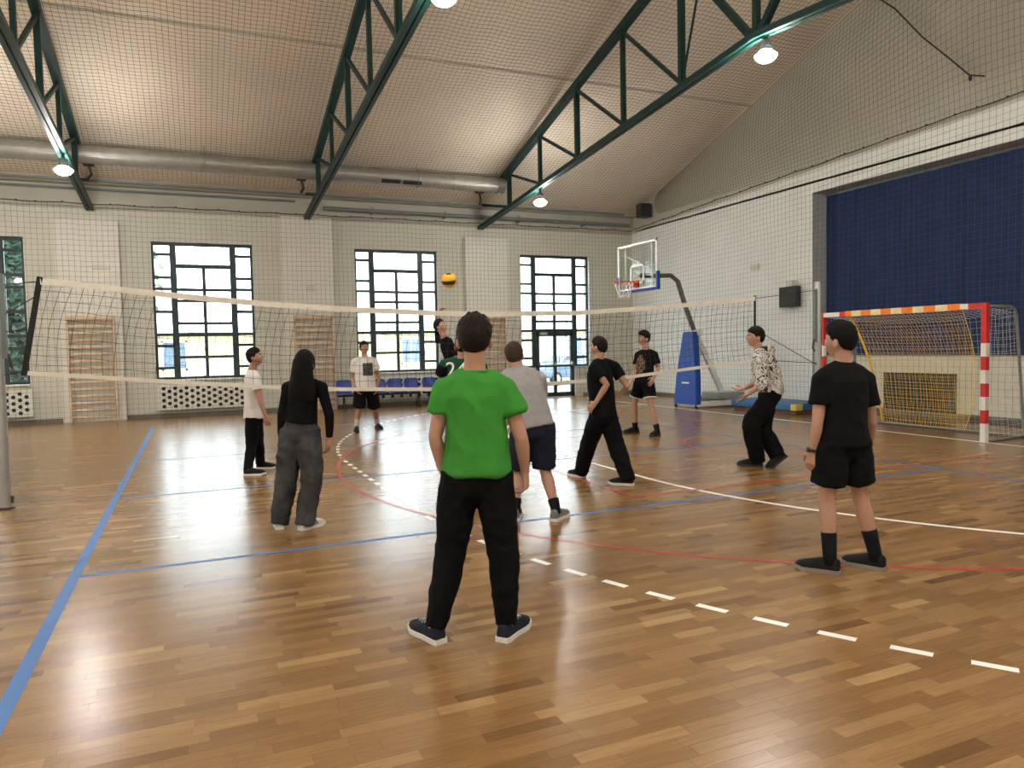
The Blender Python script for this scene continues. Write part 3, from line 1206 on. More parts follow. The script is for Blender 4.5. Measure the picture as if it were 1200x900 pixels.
# volleyball
bp = Vector((3.27, 9.6, 2.505))
ball = tag(empty('volleyball', bp), 'yellow and dark volleyball in the air above the net', 'ball')
m = MB()
m.ell(bp, (.104, .104, .104), n=28, m=18)
m.build('cover', 'ball_yellow', ball, smooth=True, loc=bp)
for k, (tilt, ph0, ph1, th0, th1) in enumerate(((0, 190, 330, 95, 125), (0, 235, 300, 20, 45), (0, 20, 130, 70, 110))):
    p = MB()
    vs, fs = [], []
    n1, n2 = 14, 6
    for i in range(n1 + 1):
        for j in range(n2 + 1):
            ph = math.radians(ph0 + (ph1 - ph0) * i / n1) - YAW
            th = math.radians(th0 + (th1 - th0) * j / n2 + 8 * math.sin(math.pi * i / n1))
            vs.append(bp + Vector((math.sin(th) * math.cos(ph), math.sin(th) * math.sin(ph), math.cos(th))) * .1055)
    fs = [(i * (n2 + 1) + j, (i + 1) * (n2 + 1) + j, (i + 1) * (n2 + 1) + j + 1, i * (n2 + 1) + j + 1) for i in range(n1) for j in range(n2)]
    p.add(vs, fs)
    p.build('panel', 'ball_dark', ball, smooth=True, loc=bp)

# ------------------------------------------------------------------ handball goal
XG, GY0, GY1 = 10.76, 7.09, 10.21
gl = (XG, (GY0 + GY1) / 2, 0)
goal = tag(empty('handball_goal', gl), 'red and white striped handball goal with nets', 'goal')
for yy in (GY0, GY1 - .08):
    m = MB()
    z, k = 0.0, 0
    segs = [(0.002, .28, 1)] + [(.28 + .2 * i, .48 + .2 * i, (i % 2)) for i in range(7)] + [(1.68, 2.08, 0)]
    for z0, z1, mi in segs:
        m.box(XG, XG + .08, yy, yy + .08, z0, z1, mi)
    m.build('post', ['goal_red', 'goal_white'], goal, loc=gl)
m = MB()
yy, k = GY0 + .08, 0
cuts = [GY0 + .08, GY0 + .28]
while cuts[-1] < GY1 - .5:
    cuts.append(cuts[-1] + .2)
cuts.append(GY1 - .08)
for k in range(len(cuts) - 1):
    m.box(XG, XG + .08, cuts[k], cuts[k + 1], 2.0, 2.08, (k % 2))
m.build('crossbar', ['goal_red', 'goal_white'], goal, loc=gl)
for yy in (GY0 + .04, GY1 - .04):
    m = MB()
    pts = [(XG + .08, yy, 2.03), (XG + .62, yy, 2.03), (XG + .72, yy, 1.99), (XG + .76, yy, 1.9), (XG + .98, yy, .06), (XG + .98, yy, .025)]
    m.tube(pts, .022, n=10)
    m.tube([(XG + .08, yy, .022), (XG + 1.0, yy, .022)], .02, n=10)
    m.build('rear_frame', 'goal_steel', goal, smooth=True, loc=gl)
m = MB()
m.tube([(XG + .98, GY0 + .04, .025), (XG + .98, GY1 - .04, .025)], .02, n=10)
m.build('ground_bar', 'goal_steel', goal, smooth=True, loc=gl)


def goal_back(u, v):      # u across Y, v from crossbar down the back
    y_ = GY0 + .05 + (GY1 - GY0 - .1) * u
    sag = .10 * math.sin(math.pi * u)
    pr = [(XG + .07, 2.02), (XG + .70, 1.93 - sag), (XG + .80, 1.2), (XG + .86, .55), (XG + .96, .04)]
    t = v * 4
    i = min(3, int(t))
    f = t - i
    a, b = pr[i], pr[i + 1]
    return Vector((a[0] + (b[0] - a[0]) * f + .04 * math.sin(5 * u + 3 * v), y_, a[1] + (b[1] - a[1]) * f))


m = MB()
for i in range(31):
    m.strand([goal_back(i / 30, k / 16) for k in range(17)], .0022)
for j in range(27):
    m.strand([goal_back(k / 20, j / 26) for k in range(21)], .0022)
m.build('back_net', 'goal_net', goal, loc=gl)
for yy, sg in ((GY0 + .05, 1), (GY1 - .05, -1)):
    m = MB()
    for i in range(9):
        f = i / 8
        m.strand([(XG + .05 + (.66 + .3 * k / 10) * f, yy + sg * .05 * math.sin(math.pi * k / 10), 2.0 - 1.97 * k / 10) for k in range(11)], .0022)
    for j in range(20):
        z = 2.0 - 1.97 * j / 19
        m.strand([(XG + .05 + (.66 + .3 * j / 19) * k / 4, yy, z - .03 * math.sin(math.pi * k / 4)) for k in range(5)], .0022)
    m.build('side_net', 'goal_net', goal, loc=gl)

# yellow training net hung from the crossbar
TY0, TY1 = 7.52, 9.62
tl = (XG + .1, (TY0 + TY1) / 2, 0)
tn_ = tag(empty('training_net', tl), 'yellow training net hung from the goal crossbar in orange loops', 'net')


def tnet(u, v):
    y0 = TY0 - .0 * v
    y1 = TY1 - .42 * (v ** 1.0) * (1.6 - .6 * v)
    yv = y0 + (y1 - y0) * u
    if v > .8:
        yv += .12 * (v - .8) / .2 * (1 - u)
    return Vector((XG + .09 + .55 * math.sin(min(1, v * 1.5) * math.pi / 2) * (.55 + .45 * math.sin(math.pi * u)) + .05 * math.sin(9 * u + 4 * v), yv, 2.0 - 1.86 * v - .06 * math.sin(math.pi * u) * v))


m = MB()
for i in range(37):
    m.strand([tnet(i / 36, k / 18) for k in range(19)], .0026)
for j in range(35):
    m.strand([tnet(k / 24, j / 34) for k in range(25)], .0026)
m.build('mesh', 'target_yellow', tn_, loc=tl)
m = MB()
m.tube([tnet(1, k / 20) for k in range(21)], (.03, .012), n=6)
m.build('edge_band', 'target_yellow', tn_, loc=tl)
m = MB()
m.tube([tnet(0, k / 20) for k in range(21)], (.006, .006), n=6)
m.build('edge_band', 'target_yellow', tn_, loc=tl)
yy = TY0 - .02
k = 0
while yy < TY1 - .02:
    w = .2 if k not in (0,) else .2
    y2 = min(yy + (.2 if 0 < k else .2), TY1 + .02)
    m = MB()
    m.box(XG - .006, XG + .086, yy + .001, y2 - .001, 1.992, 2.088, 0)
    m.build('loop_band', 'target_orange' if k % 2 == 0 else 'target_cream', tn_, loc=tl)
    yy = y2
    k += 1

# ------------------------------------------------------------------ recess: blue curtain, grille
cl = (XR - .03, (YA + YA2) / 2, 1.24)
cu = tag(empty('stage_curtain', cl), 'dark blue curtain filling the wall recess above the goal', 'curtain')
n = 330
m = MB()
vs = []
for i in range(n + 1):
    yv = YA2 + .02 + (YA - YA2 - .04) * i / n
    dx = .022 * math.sin(i * .55) + .012 * math.sin(i * .23 + 1)
    for z in (1.24, 2.2, 3.2, 4.2, 4.90):
        vs.append((XR - .045 + dx * (1 - .4 * (z - 1.24) / 3.7), yv, z))
m.add(vs, [(i * 5 + k, (i + 1) * 5 + k, (i + 1) * 5 + k + 1, i * 5 + k + 1) for i in range(n) for k in range(4)])
m.build('cloth', 'curtain_blue', cu, smooth=True, loc=cl)
m = MB()
m.bar((XR - .05, YA2 + .01, 4.90), (XR - .05, YA - .01, 4.90), .04, .05)
m.build('rail', 'pipe_grey', cu, loc=cl)
g0, g1, gz0, gz1 = 9.48, 11.08, .10, .87
gl2 = (XR, (g0 + g1) / 2, gz0)
gr = tag(empty('vent_grille', gl2), 'dark metal ventilation grille in the cream wall behind the goal', 'grille')
m = MB()
m.box(XR - .012, XR + .008, g0, g1, gz0, gz1)
m.build('backing', 'dark_hollow', gr, loc=gl2)
m = MB()
for a, b, c_, d in ((g0, g1, gz1 - .03, gz1), (g0, g1, gz0, gz0 + .03), (g0, g0 + .03, gz0, gz1), (g1 - .03, g1, gz0, gz1), (10.72, 10.75, gz0, gz1)):
    m.box(XR - .03, XR - .011, a, b, c_, d)
m.build('frame', 'grille_dark', gr, loc=gl2)
for k in range(15):
    m = MB()
    z = gz0 + .05 + k * .048
    m.bar((XR - .02, g0 + .03, z), (XR - .02, g1 - .03, z), .014, .012)
    m.build('slat', 'grille_dark', gr, loc=gl2)

# ------------------------------------------------------------------ basketball stand
hl = (11.6, 14.6, 0)
hp = tag(empty('basketball_stand', hl), 'mobile basketball stand with glass board and blue pad', 'basketball hoop')


def hput(name, m, mt, smooth=False, bev=0):
    o = m.build(name, mt, hp, smooth=smooth, loc=hl)
    if bev:
        bevel(o, bev)
    return o


XBd, BY0, BY1, BZ0, BZ1 = 9.80, 14.02, 15.70, 2.88, 3.99
m = MB(); m.box(XBd - .006, XBd + .006, BY0, BY1, BZ0, BZ1); hput('glass_board', m, 'board_glass')
m = MB()
for a, b, c_, d in ((BY0, BY1, BZ1 - .05, BZ1), (BY0, BY1, BZ0, BZ0 + .05), (BY0, BY0 + .05, BZ0, BZ1), (BY1 - .05, BY1, BZ0, BZ1)):
    m.box(XBd - .016, XBd + .016, a, b, c_, d)
hput('board_border', m, 'board_line')
m = MB()
cyb = (BY0 + BY1) / 2
for a, b, c_, d in ((cyb - .29, cyb + .29, BZ0 + .55, BZ0 + .60), (cyb - .29, cyb + .29, BZ0 + .14, BZ0 + .19), (cyb - .29, cyb - .24, BZ0 + .14, BZ0 + .6), (cyb + .24, cyb + .29, BZ0 + .14, BZ0 + .6)):
    m.box(XBd - .010, XBd + .010, a, b, c_, d)
hput('target_square', m, 'board_line')
m = MB()
for (p, q) in (((XBd + .05, BY0 + .28, BZ0 + .05), (XBd + .05, BY0 + .28, BZ1 - .04)), ((XBd + .05, BY1 - .28, BZ0 + .05), (XBd + .05, BY1 - .28, BZ1 - .04)), ((XBd + .06, BY1 - .28, BZ1 - .25), (XBd + .5, cyb, BZ0 + .48)), ((XBd + .06, BY0 + .28, BZ1 - .25), (XBd + .5, cyb, BZ0 + .48))):
    m.bar(p, q, .035, .035)
hput('board_brace', m, 'stand_white')
m = MB()
m.box(XBd - .03, XBd + .05, BY0 - .012, BY1 + .012, BZ0 - .05, BZ0 + .012)
m.box(XBd - .03, XBd + .05, BY0 - .03, BY0 + .035, BZ0 - .05, BZ0 + .37)
m.box(XBd - .03, XBd + .05, BY1 - .035, BY1 + .03, BZ0 - .05, BZ0 + .37)
hput('edge_pad', m, 'pad_blue', bev=.01)
m = MB()
rc = Vector((XBd - .37, cyb, 3.05))
m.tube([(rc.x + .23 * math.cos(t), rc.y + .23 * math.sin(t), rc.z) for t in [2 * math.pi * k / 28 for k in range(28)]], .012, n=8, closed=True)
m.bar((XBd - .01, cyb - .07, 3.02), (rc.x + .2, cyb - .07, 3.03), .05, .03)
m.bar((XBd - .01, cyb + .07, 3.02), (rc.x + .2, cyb + .07, 3.03), .05, .03)
m.box(XBd - .05, XBd - .01, cyb - .10, cyb + .10, 2.93, 3.10)
m.add([(rc.x + .23, cyb - .1, 3.04), (XBd - .01, cyb - .1, 3.04), (XBd - .01, cyb - .1, 2.94), (rc.x + .23, cyb + .1, 3.04), (XBd - .01, cyb + .1, 3.04), (XBd - .01, cyb + .1, 2.94)], [(0, 1, 2), (3, 5, 4), (0, 2, 5, 3), (0, 3, 4, 1)])
hput('rim', m, 'hoop_red')
m = MB()
for k in range(12):
    for sg in (-1, 1):
        pts = []
        for q in range(7):
            f = q / 6
            r_ = .225 - .10 * f
            t = 2 * math.pi * k / 12 + sg * f * 1.0
            pts.append((rc.x + r_ * math.cos(t), rc.y + r_ * math.sin(t), rc.z - .02 - .34 * f))
        m.strand(pts, .006)
hput('hoop_net', m, 'board_line')
m = MB()
pts = [(XBd + .06, cyb, 3.22), (10.35, cyb - .1, 3.22), (10.62, 14.65, 3.22), (10.78, 14.6, 3.08), (11.02, 14.6, 2.42), (11.42, 14.6, 1.5)]
m.tube(pts, [(.07, .055)] * 6, n=8, side=(0, 1, 0))
hput('arm', m, 'arm_grey')
m = MB()
m.bar((11.28, 14.6, 1.86), (12.20, 14.6, .14), .12, .09, up=(0, 1, 0))
m.bar((11.28, 14.42, 1.80), (11.20, 14.35, .12), .05, .05, up=(0, 1, 0))
m.bar((11.28, 14.78, 1.80), (11.20, 14.85, .12), .05, .05, up=(0, 1, 0))
m.box(11.2, 11.36, 14.4, 14.8, 1.76, 1.90)
hput('mast', m, 'stand_white')
m = MB()
m.bar((11.0, 14.22, .11), (12.60, 14.22, .11), .09, .12)
m.bar((11.0, 14.98, .11), (12.60, 14.98, .11), .09, .12)
m.bar((12.60, 14.18, .11), (12.60, 15.02, .11), .09, .12)
m.bar((11.05, 14.18, .11), (11.05, 15.02, .11), .09, .12)
hput('base_frame', m, 'stand_white')
m = MB(); m.box(11.7, 12.55, 14.3, 14.9, .18, .36); hput('counterweight', m, 'post_metal', bev=.015)
m = MB()
vs = []
for xx, dz in ((10.93, 0), (11.10, 0)):
    for yy, zz in ((14.16, .10), (15.02, .10), (14.98, .75), (14.80, 1.86), (14.42, 1.86), (14.22, .75)):
        vs.append((xx + zz * .075, yy, zz))
m.add(vs, [(5, 4, 3, 2, 1, 0), (6, 7, 8, 9, 10, 11)] + [(i, (i + 1) % 6, 6 + (i + 1) % 6, 6 + i) for i in range(6)])
hput('front_pad', m, 'pad_blue', bev=.015)
m = MB()
m.box(10.96, 10.975, 14.45, 14.72, .60, .635)
o = hput('pad_label', m, 'board_line')
for (xx, yy) in ((11.0, 14.2), (11.0, 15.0), (12.55, 14.2), (12.55, 15.0)):
    m = MB()
    m.tube([(xx, yy - .02, .045), (xx, yy + .02, .045)], .043, n=14)
    hput('castor', m, 'tyre')

# ------------------------------------------------------------------ mat, heater and wall boxes
ml = (12.5, 12.7, 0)
mt_ = tag(empty('gym_mat', ml), 'blue gym mat with a yellow corner lying on a brown base', 'gym mat')
m = MB(); m.box(11.65, 12.65, 11.72, 13.75, .08, .24); bevel(m.build('pad', 'mat_blue', mt_, loc=ml), .03, 3)
m = MB(); m.box(11.64, 11.85, 11.705, 11.86, .085, .235); bevel(m.build('corner_cover', 'mat_yellow', mt_, loc=ml), .02, 2)
m = MB(); m.box(11.7, 12.6, 11.76, 13.7, .002, .08); bevel(m.build('base', 'board_brown', mt_, loc=ml), .01)

hl2 = (12.95, 13.2, 2.4)
ht = tag(empty('wall_heater', hl2), 'dark louvred heater on a bracket beside the recess', 'heater')
m = MB(); m.box(12.86, 13.0, 12.90, 13.46, 2.38, 2.86); bevel(m.build('case', 'black_plastic', ht, loc=hl2), .015)
for k in range(7):
    m = MB(); m.bar((12.855, 12.93, 2.43 + .062 * k), (12.855, 13.43, 2.43 + .062 * k), .02, .03); m.build('louvre', 'grille_dark', ht, loc=hl2)
m = MB(); m.box(12.90, 13.06, 13.08, 13.28, 2.86, 3.0); m.build('bracket', 'sensor_white', ht, loc=hl2)
m = MB(); m.box(13.0, 13.06, 14.30, 14.58, 3.38, 3.53); m.box(12.985, 13.0, 14.36, 14.52, 3.41, 3.50)
bevel(tag(m.build('junction_box', 'sensor_white', loc=(13.03, 14.44, 3.38)), 'small pale box high on the goal wall beside the heater', 'wall box'), .01)
m = MB(); m.box(2.80, 3.04, D - .25, D - .22, 3.14, 3.34)
for k in range(4): m.box(2.83, 3.01, D - .258, D - .25, 3.165 + .042 * k, 3.19 + .042 * k)
bevel(tag(m.build('wall_vent', 'sensor_white', loc=(2.92, D - .22, 3.14)), 'small square vent on the pilaster between two windows', 'vent'), .005)
m = MB(); m.box(-2.12, -1.75, D - .26, D - .22, 3.62, 3.72)
bevel(tag(m.build('emergency_light', 'sensor_white', loc=(-1.9, D - .22, 3.62)), 'small pale fitting on the pilaster above the wall bars', 'wall fitting'), .01)
for k, yy in enumerate((17.6, 17.0)):
    m = MB(); m.box(13.03, 13.06, yy - .05, yy + .05, .62, .74); m.box(13.022, 13.03, yy - .025, yy + .025, .655, .705)
    bevel(tag(m.build('wall_socket', 'sill_white', loc=(13.05, yy, .62)), ('white electric socket on the goal wall next to the corner', 'white electric socket on the goal wall next to the basketball stand')[k], 'socket', 'sockets by the corner'), .005)

# ------------------------------------------------------------------ outside
m = MB(); m.box(-40, 60, D + THK, 90, -.45, -.25)
tag(m.build('yard', 'asphalt'), 'asphalt yard outside the windows', None, kind='structure')
bl = (4, 37, -.25)
bd = tag(empty('yellow_house', bl), 'long pale yellow house across the yard', 'building')
m = MB(); m.box(-3.2, 30, 36, 46, -.25, 2.55); m.build('wall', 'facade_yellow', bd, loc=bl)
m = MB()
m.add([(-3.7, 35.6, 2.45), (30.6, 35.6, 2.45), (30.6, 41, 5.6), (-3.7, 41, 5.6), (-3.7, 46.5, 2.45), (30.6, 46.5, 2.45)], [(0, 1, 2, 3), (3, 2, 5, 4), (0, 3, 4), (1, 5, 2), (0, 4, 5, 1)])
m.build('roof', 'facade_roof', bd, loc=bl)
for k, xw in enumerate((-1.3, 5.3, 9.6, 14.2, 19.0, 24.0, 27.6)):
    w = MB()
    for a, b, c_, d in ((xw, xw + 1.05, 2.10, 2.17), (xw, xw + 1.05, .85, .93), (xw, xw + .08, .85, 2.17), (xw + .97, xw + 1.05, .85, 2.17), (xw + .49, xw + .55, .85, 2.17)):
        w.box(a, b, 35.93, 36.0, c_, d)
    f = w.build('window', 'sill_white', bd, loc=bl)
    g = MB(); g.box(xw + .08, xw + .97, 35.97, 35.995, .93, 2.10)
    g.build('pane', 'facade_window', f, loc=bl)


def tree(x, yv, h, r, leafm, label, n=1400, conical=False, seed=1):
    rng = random.Random(seed)
    loc = (x, yv, -.25)
    root = tag(empty('tree', loc), label, 'tree', 'trees in the yard')
    m = MB()
    m.tube([(x, yv, -.25), (x + .1, yv, h * .4), (x, yv, h * .85)], [.18, .12, .03], n=8)
    for k in range(7):
        a = rng.uniform(0, 6.28)
        z = h * rng.uniform(.25, .7)
        m.tube([(x, yv, z), (x + .6 * r * math.cos(a), yv + .6 * r * math.sin(a), z + .5)], [.05, .015], n=5)
    m.build('trunk', 'bark', root, loc=loc)
    m = MB()
    for k in range(n):
        z = rng.uniform(.12 if conical else .3, 1)
        rr = r * ((1.02 - z) if conical else math.sqrt(max(.05, 1 - ((z - .65) / .38) ** 2)))
        a, q = rng.uniform(0, 6.28), math.sqrt(rng.random())
        c = Vector((x + rr * q * math.cos(a), yv + rr * q * math.sin(a), -.25 + h * z))
        d1 = Vector((rng.gauss(0, 1), rng.gauss(0, 1), rng.gauss(0, .6))).normalized()
        d2 = d1.orthogonal().normalized()
        s = rng.uniform(.12, .26)
        m.add([c - d1 * s, c + d2 * s * .45, c + d1 * s, c - d2 * s * .45], [(0, 1, 2, 3)])
    m.build('crown', leafm, root, loc=loc)


tree(-4.9, 25.4, 8.0, 1.25, 'leaf_dark', 'dark green tree filling the window behind the left net post', 4200, True, 1)
tree(-6.9, 23.2, 3.6, 1.0, 'leaf_dark', 'dark evergreen shrub below the dark trees by the window', 2000, True, 2)
tree(-6.4, 31.0, 9.5, 2.4, 'leaf_dark', 'tall dark conifer beyond the window at the net post', 2600, True, 3)
tree(-2.35, 31.5, 8.0, 1.4, 'leaf_pale', 'pale green tree in front of the end of the yellow house', 500, False, 4)
tree(13.0, 33.5, 8.5, 2.2, 'leaf_pale', 'pale green tree in front of the house seen past the ball', 260, False, 5)

# parked car outside the glazed door
cl_ = (16.6, 31.5, -.25)
car = tag(empty('car', cl_, .25), 'dark blue car parked outside the glazed door', 'car')


def cput(name, m, mt, par=None, smooth=False):
    o = m.build(name, mt, par or car, smooth=smooth)
    return o


prof = [(-2.1, .35), (-2.1, .75), (-1.9, .92), (-1.1, .98), (-.55, 1.42), (.65, 1.45), (1.35, 1.02), (1.95, .95), (2.1, .7), (2.1, .35)]
m = MB()
vs = []
for s_ in (-1, 1):
    for (a, z) in prof:
        w = .82 - (.16 if z > 1.2 else 0)
        vs.append((a, s_ * w, z))
n = len(prof)
m.add(vs, [tuple(range(n - 1, -1, -1)), tuple(range(n, 2 * n))] + [(i, (i + 1) % n, n + (i + 1) % n, n + i) for i in range(n)])
bevel(cput('body', m, 'car_blue'), .05, 3)
for s_ in (-1, 1):
    m = MB()
    m.add([(-.98, s_ * .80, 1.02), (1.2, s_ * .80, 1.04), (.62, s_ * .69, 1.39), (-.52, s_ * .69, 1.37)], [(0, 1, 2, 3)])
    cput('side_window', m, 'car_glass')
    for a in (-1.3, 1.3):
        m = MB(); m.tube([(a, s_ * .66, .32), (a, s_ * .84, .32)], .32, n=20); w_ = cput('wheel', m, 'tyre')
        m = MB(); m.tube([(a, s_ * .83, .32), (a, s_ * .85, .32)], .19, n=14); cput('hub', m, 'post_metal', w_)
m = MB(); m.add([(-1.08, -.6, 1.0), (-1.08, .6, 1.0), (-.60, .55, 1.38), (-.60, -.55, 1.38)], [(0, 1, 2, 3)]); cput('windscreen', m, 'car_glass').location.x = -.02

# ------------------------------------------------------------------ people
mat('skin_light', (0.43, 0.235, 0.160), 0.55, var=0.06, vscale=10)
mat('skin_tan', (0.38, 0.20, 0.13), 0.55, var=0.06, vscale=10)
mat('hair_black', (0.0045, 0.004, 0.004), 0.65, var=0.3, vscale=60, bump=0.4, bscale=150, spec=0.12)
mat('hair_dark', (0.012, 0.008, 0.006), 0.55, var=0.35, vscale=60, bump=0.4, bscale=150, spec=0.12)
mat('hair_brown', (0.05, 0.031, 0.02), 0.6, var=0.35, vscale=60, bump=0.4, bscale=150, spec=0.12)
mat('eye_white', (0.75, 0.73, 0.70), 0.2, var=0.02)
mat('iris_dark', (0.02, 0.013, 0.01), 0.2, var=0.05)
mat('lip', (0.36, 0.15, 0.12), 0.5, var=0.06)
mat('tee_green', (0.045, 0.235, 0.033), 0.8, var=0.06, vscale=5, bump=0.5, bscale=11, spec=0.12)
mat('tee_white', (0.66, 0.63, 0.60), 0.85, var=0.05, vscale=6, bump=0.5, bscale=11)
mat('tee_black', (0.005, 0.005, 0.0058), 0.85, var=0.25, vscale=6, bump=0.5, bscale=11, spec=0.12)
mat('tee_grey', (0.30, 0.29, 0.29), 0.9, var=0.08, vscale=30, bump=0.5, bscale=11)
mat('jersey_green', (0.008, 0.066, 0.038), 0.75, var=0.12, vscale=6, bump=0.5, bscale=11, spec=0.12)
mat('pants_black', (0.0045, 0.0045, 0.0052), 0.85, var=0.25, vscale=5, bump=0.5, bscale=11, spec=0.12)
mat('shorts_navy', (0.016, 0.020, 0.036), 0.85, var=0.15, vscale=6, bump=0.5, bscale=11, spec=0.12)
mat('denim_grey', (0.085, 0.085, 0.087), 0.85, color2=(0.020, 0.020, 0.022), vscale=4.5, bump=0.25, bscale=45, spec=0.12)
mat('shoe_navy', (0.016, 0.020, 0.034), 0.7, var=0.2, vscale=20, spec=0.12)
mat('shoe_black', (0.012, 0.012, 0.012), 0.6, var=0.2, vscale=20, spec=0.12)
mat('shoe_grey', (0.16, 0.155, 0.14), 0.7, var=0.12, vscale=30)
mat('shoe_white', (0.62, 0.60, 0.56), 0.55, var=0.05)
mat('sole_white', (0.70, 0.68, 0.63), 0.6, var=0.05)
mat('sole_grey', (0.24, 0.21, 0.18), 0.7, var=0.1)
mat('sole_black', (0.02, 0.02, 0.02), 0.7, var=0.1)
mat('sock_black', (0.010, 0.010, 0.011), 0.9, var=0.2, spec=0.12)
mat('sock_white', (0.58, 0.55, 0.52), 0.9, var=0.06)
mat('print_dark', (0.09, 0.09, 0.10), 0.8, color2=(0.014, 0.014, 0.016), vscale=14)
mat('print_gold', (0.30, 0.20, 0.09), 0.7, color2=(0.012, 0.010, 0.010), vscale=22)
mat('zip_grey', (0.10, 0.10, 0.11), 0.6, var=0.1)


def doodle():
    m = bpy.data.materials.new('doodle_print')
    m.use_nodes = True
    nt = m.node_tree
    b = nt.nodes['Principled BSDF']
    b.inputs['Roughness'].default_value = 0.85
    tc = nt.nodes.new('ShaderNodeTexCoord')
    n1 = nt.nodes.new('ShaderNodeTexNoise')
    n1.inputs['Scale'].default_value = 7
    n1.inputs['Detail'].default_value = 1.5
    n1.inputs['Distortion'].default_value = 2.2
    nt.links.new(tc.outputs['Object'], n1.inputs['Vector'])
    mul = nt.nodes.new('ShaderNodeMath')
    mul.operation = 'MULTIPLY'
    mul.inputs[1].default_value = 34
    nt.links.new(n1.outputs['Fac'], mul.inputs[0])
    sn = nt.nodes.new('ShaderNodeMath')
    sn.operation = 'SINE'
    nt.links.new(mul.outputs[0], sn.inputs[0])
    r = nt.nodes.new('ShaderNodeValToRGB')
    r.color_ramp.elements[0].position = 0.0
    r.color_ramp.elements[0].color = (0.62, 0.60, 0.56, 1)
    r.color_ramp.elements[1].position = 0.62
    r.color_ramp.elements[1].color = (0.02, 0.02, 0.02, 1)
    e = r.color_ramp.elements.new(0.30)
    e.color = (0.62, 0.60, 0.56, 1)
    nt.links.new(sn.outputs[0], r.inputs[0])
    nt.links.new(r.outputs[0], b.inputs['Base Color'])
    MATS['doodle_print'] = m


doodle()


def voxel_mesh(mb, size, smooth=4, fold=0.0, ffreq=9.0, fstretch=(1, 1, 1), seed=0.0):
    """union of overlapping closed shapes -> one continuous surface"""
    me = bpy.data.meshes.new('tmp')
    me.from_pydata(mb.v, [], mb.f)
    ob = bpy.data.objects.new('tmp', me)
    COL.objects.link(ob)
    r = ob.modifiers.new('r', 'REMESH')
    r.mode = 'VOXEL'
    r.voxel_size = size
    sm = ob.modifiers.new('s', 'SMOOTH')
    sm.factor = 0.5
    sm.iterations = smooth
    dg = bpy.context.evaluated_depsgraph_get()
    out = bpy.data.meshes.new_from_object(ob.evaluated_get(dg))
    bpy.data.objects.remove(ob)
    bpy.data.meshes.remove(me)
    if fold > 0:
        n = len(out.vertices)
        co = np.empty(n * 3)
        out.vertices.foreach_get('co', co)
        no = np.empty(n * 3)
        out.vertices.foreach_get('normal', no)
        co, no = co.reshape(-1, 3), no.reshape(-1, 3)
        st = np.array(fstretch) * ffreq
        d = np.array([noise.noise(Vector((p[0] * st[0] + seed, p[1] * st[1], p[2] * st[2]))) + .5 * noise.noise(Vector((p[0] * st[0] * 2.1, p[1] * st[1] * 2.1 + seed, p[2] * st[2] * 2.1))) for p in co])
        e = np.array([1 - 2.6 * abs(noise.noise(Vector((p[0] * st[0] * .8 + 7 + seed, p[1] * st[1] * .8, p[2] * st[2] * 1.3)))) for p in co])
        co = co + no * ((d * .8 + .7 * np.maximum(0, e)) * fold)[:, None]
        out.vertices.foreach_set('co', co.ravel())
    out.update()
    return out


def link_mesh(me, name, mt, parent, loc):
    me.name = name
    me.materials.clear()
    me.materials.append(MATS[mt])
    me.transform(Matrix.Translation(-Vector(loc)))
    me.polygons.foreach_set('use_smooth', [True] * len(me.polygons))
    me.update()
    o = bpy.data.objects.new(name, me)
    o.parent = parent
    COL.objects.link(o)
    return o


def head_r(s, f, u):
    """radius of the head along the unit direction (side, front, up)"""
    a, b, c = .0755, .098, .118
    if u < 0:
        a *= 1 - .28 * u * u * 1.2
        if f < 0:
            b *= 1 - .22 * (-u)
    r = 1 / math.sqrt((s / a) ** 2 + (f / b) ** 2 + (u / c) ** 2)
    g = lambda cs, cf, cu, w: math.exp(-((s - cs) ** 2 + (f - cf) ** 2 + (u - cu) ** 2) / (w * w))
    r += .021 * g(0, .99, -.16, .13) + .010 * g(0, 1, .0, .12)
    r += .010 * g(0, .62, -.78, .28)
    r += .004 * g(0, .9, -.48, .18)
    r -= .008 * (g(.36, .92, .06, .17) + g(-.36, .92, .06, .17))
    r += .005 * (g(.33, .92, .24, .2) + g(-.33, .92, .24, .2))
    r += .004 * (g(.6, .75, -.2, .3) + g(-.6, .75, -.2, .3))
    return r


def head_shape(mb, C, S, F, U, k, fn=head_r, n=32, m=24):
    vs = [C - U * (fn(0, 0, -1) * k)]
    for i in range(1, m):
        th = math.pi * i / m
        for j in range(n):
            ph = 2 * math.pi * j / n
            s, f, u = math.sin(th) * math.cos(ph), math.sin(th) * math.sin(ph), -math.cos(th)
            vs.append(C + (S * s + F * f + U * u) * (fn(s, f, u) * k))
    vs.append(C + U * (fn(0, 0, 1) * k))
    fs = [(0, 1 + (j + 1) % n, 1 + j) for j in range(n)]
    for i in range(m - 2):
        for j in range(n):
            a, b = 1 + i * n + j, 1 + i * n + (j + 1) % n
            fs.append((a, b, b + n, a + n))
    l = 1 + (m - 2) * n
    fs += [(l + j, l + (j + 1) % n, len(vs) - 1) for j in range(n)]
    mb.add(vs, fs)


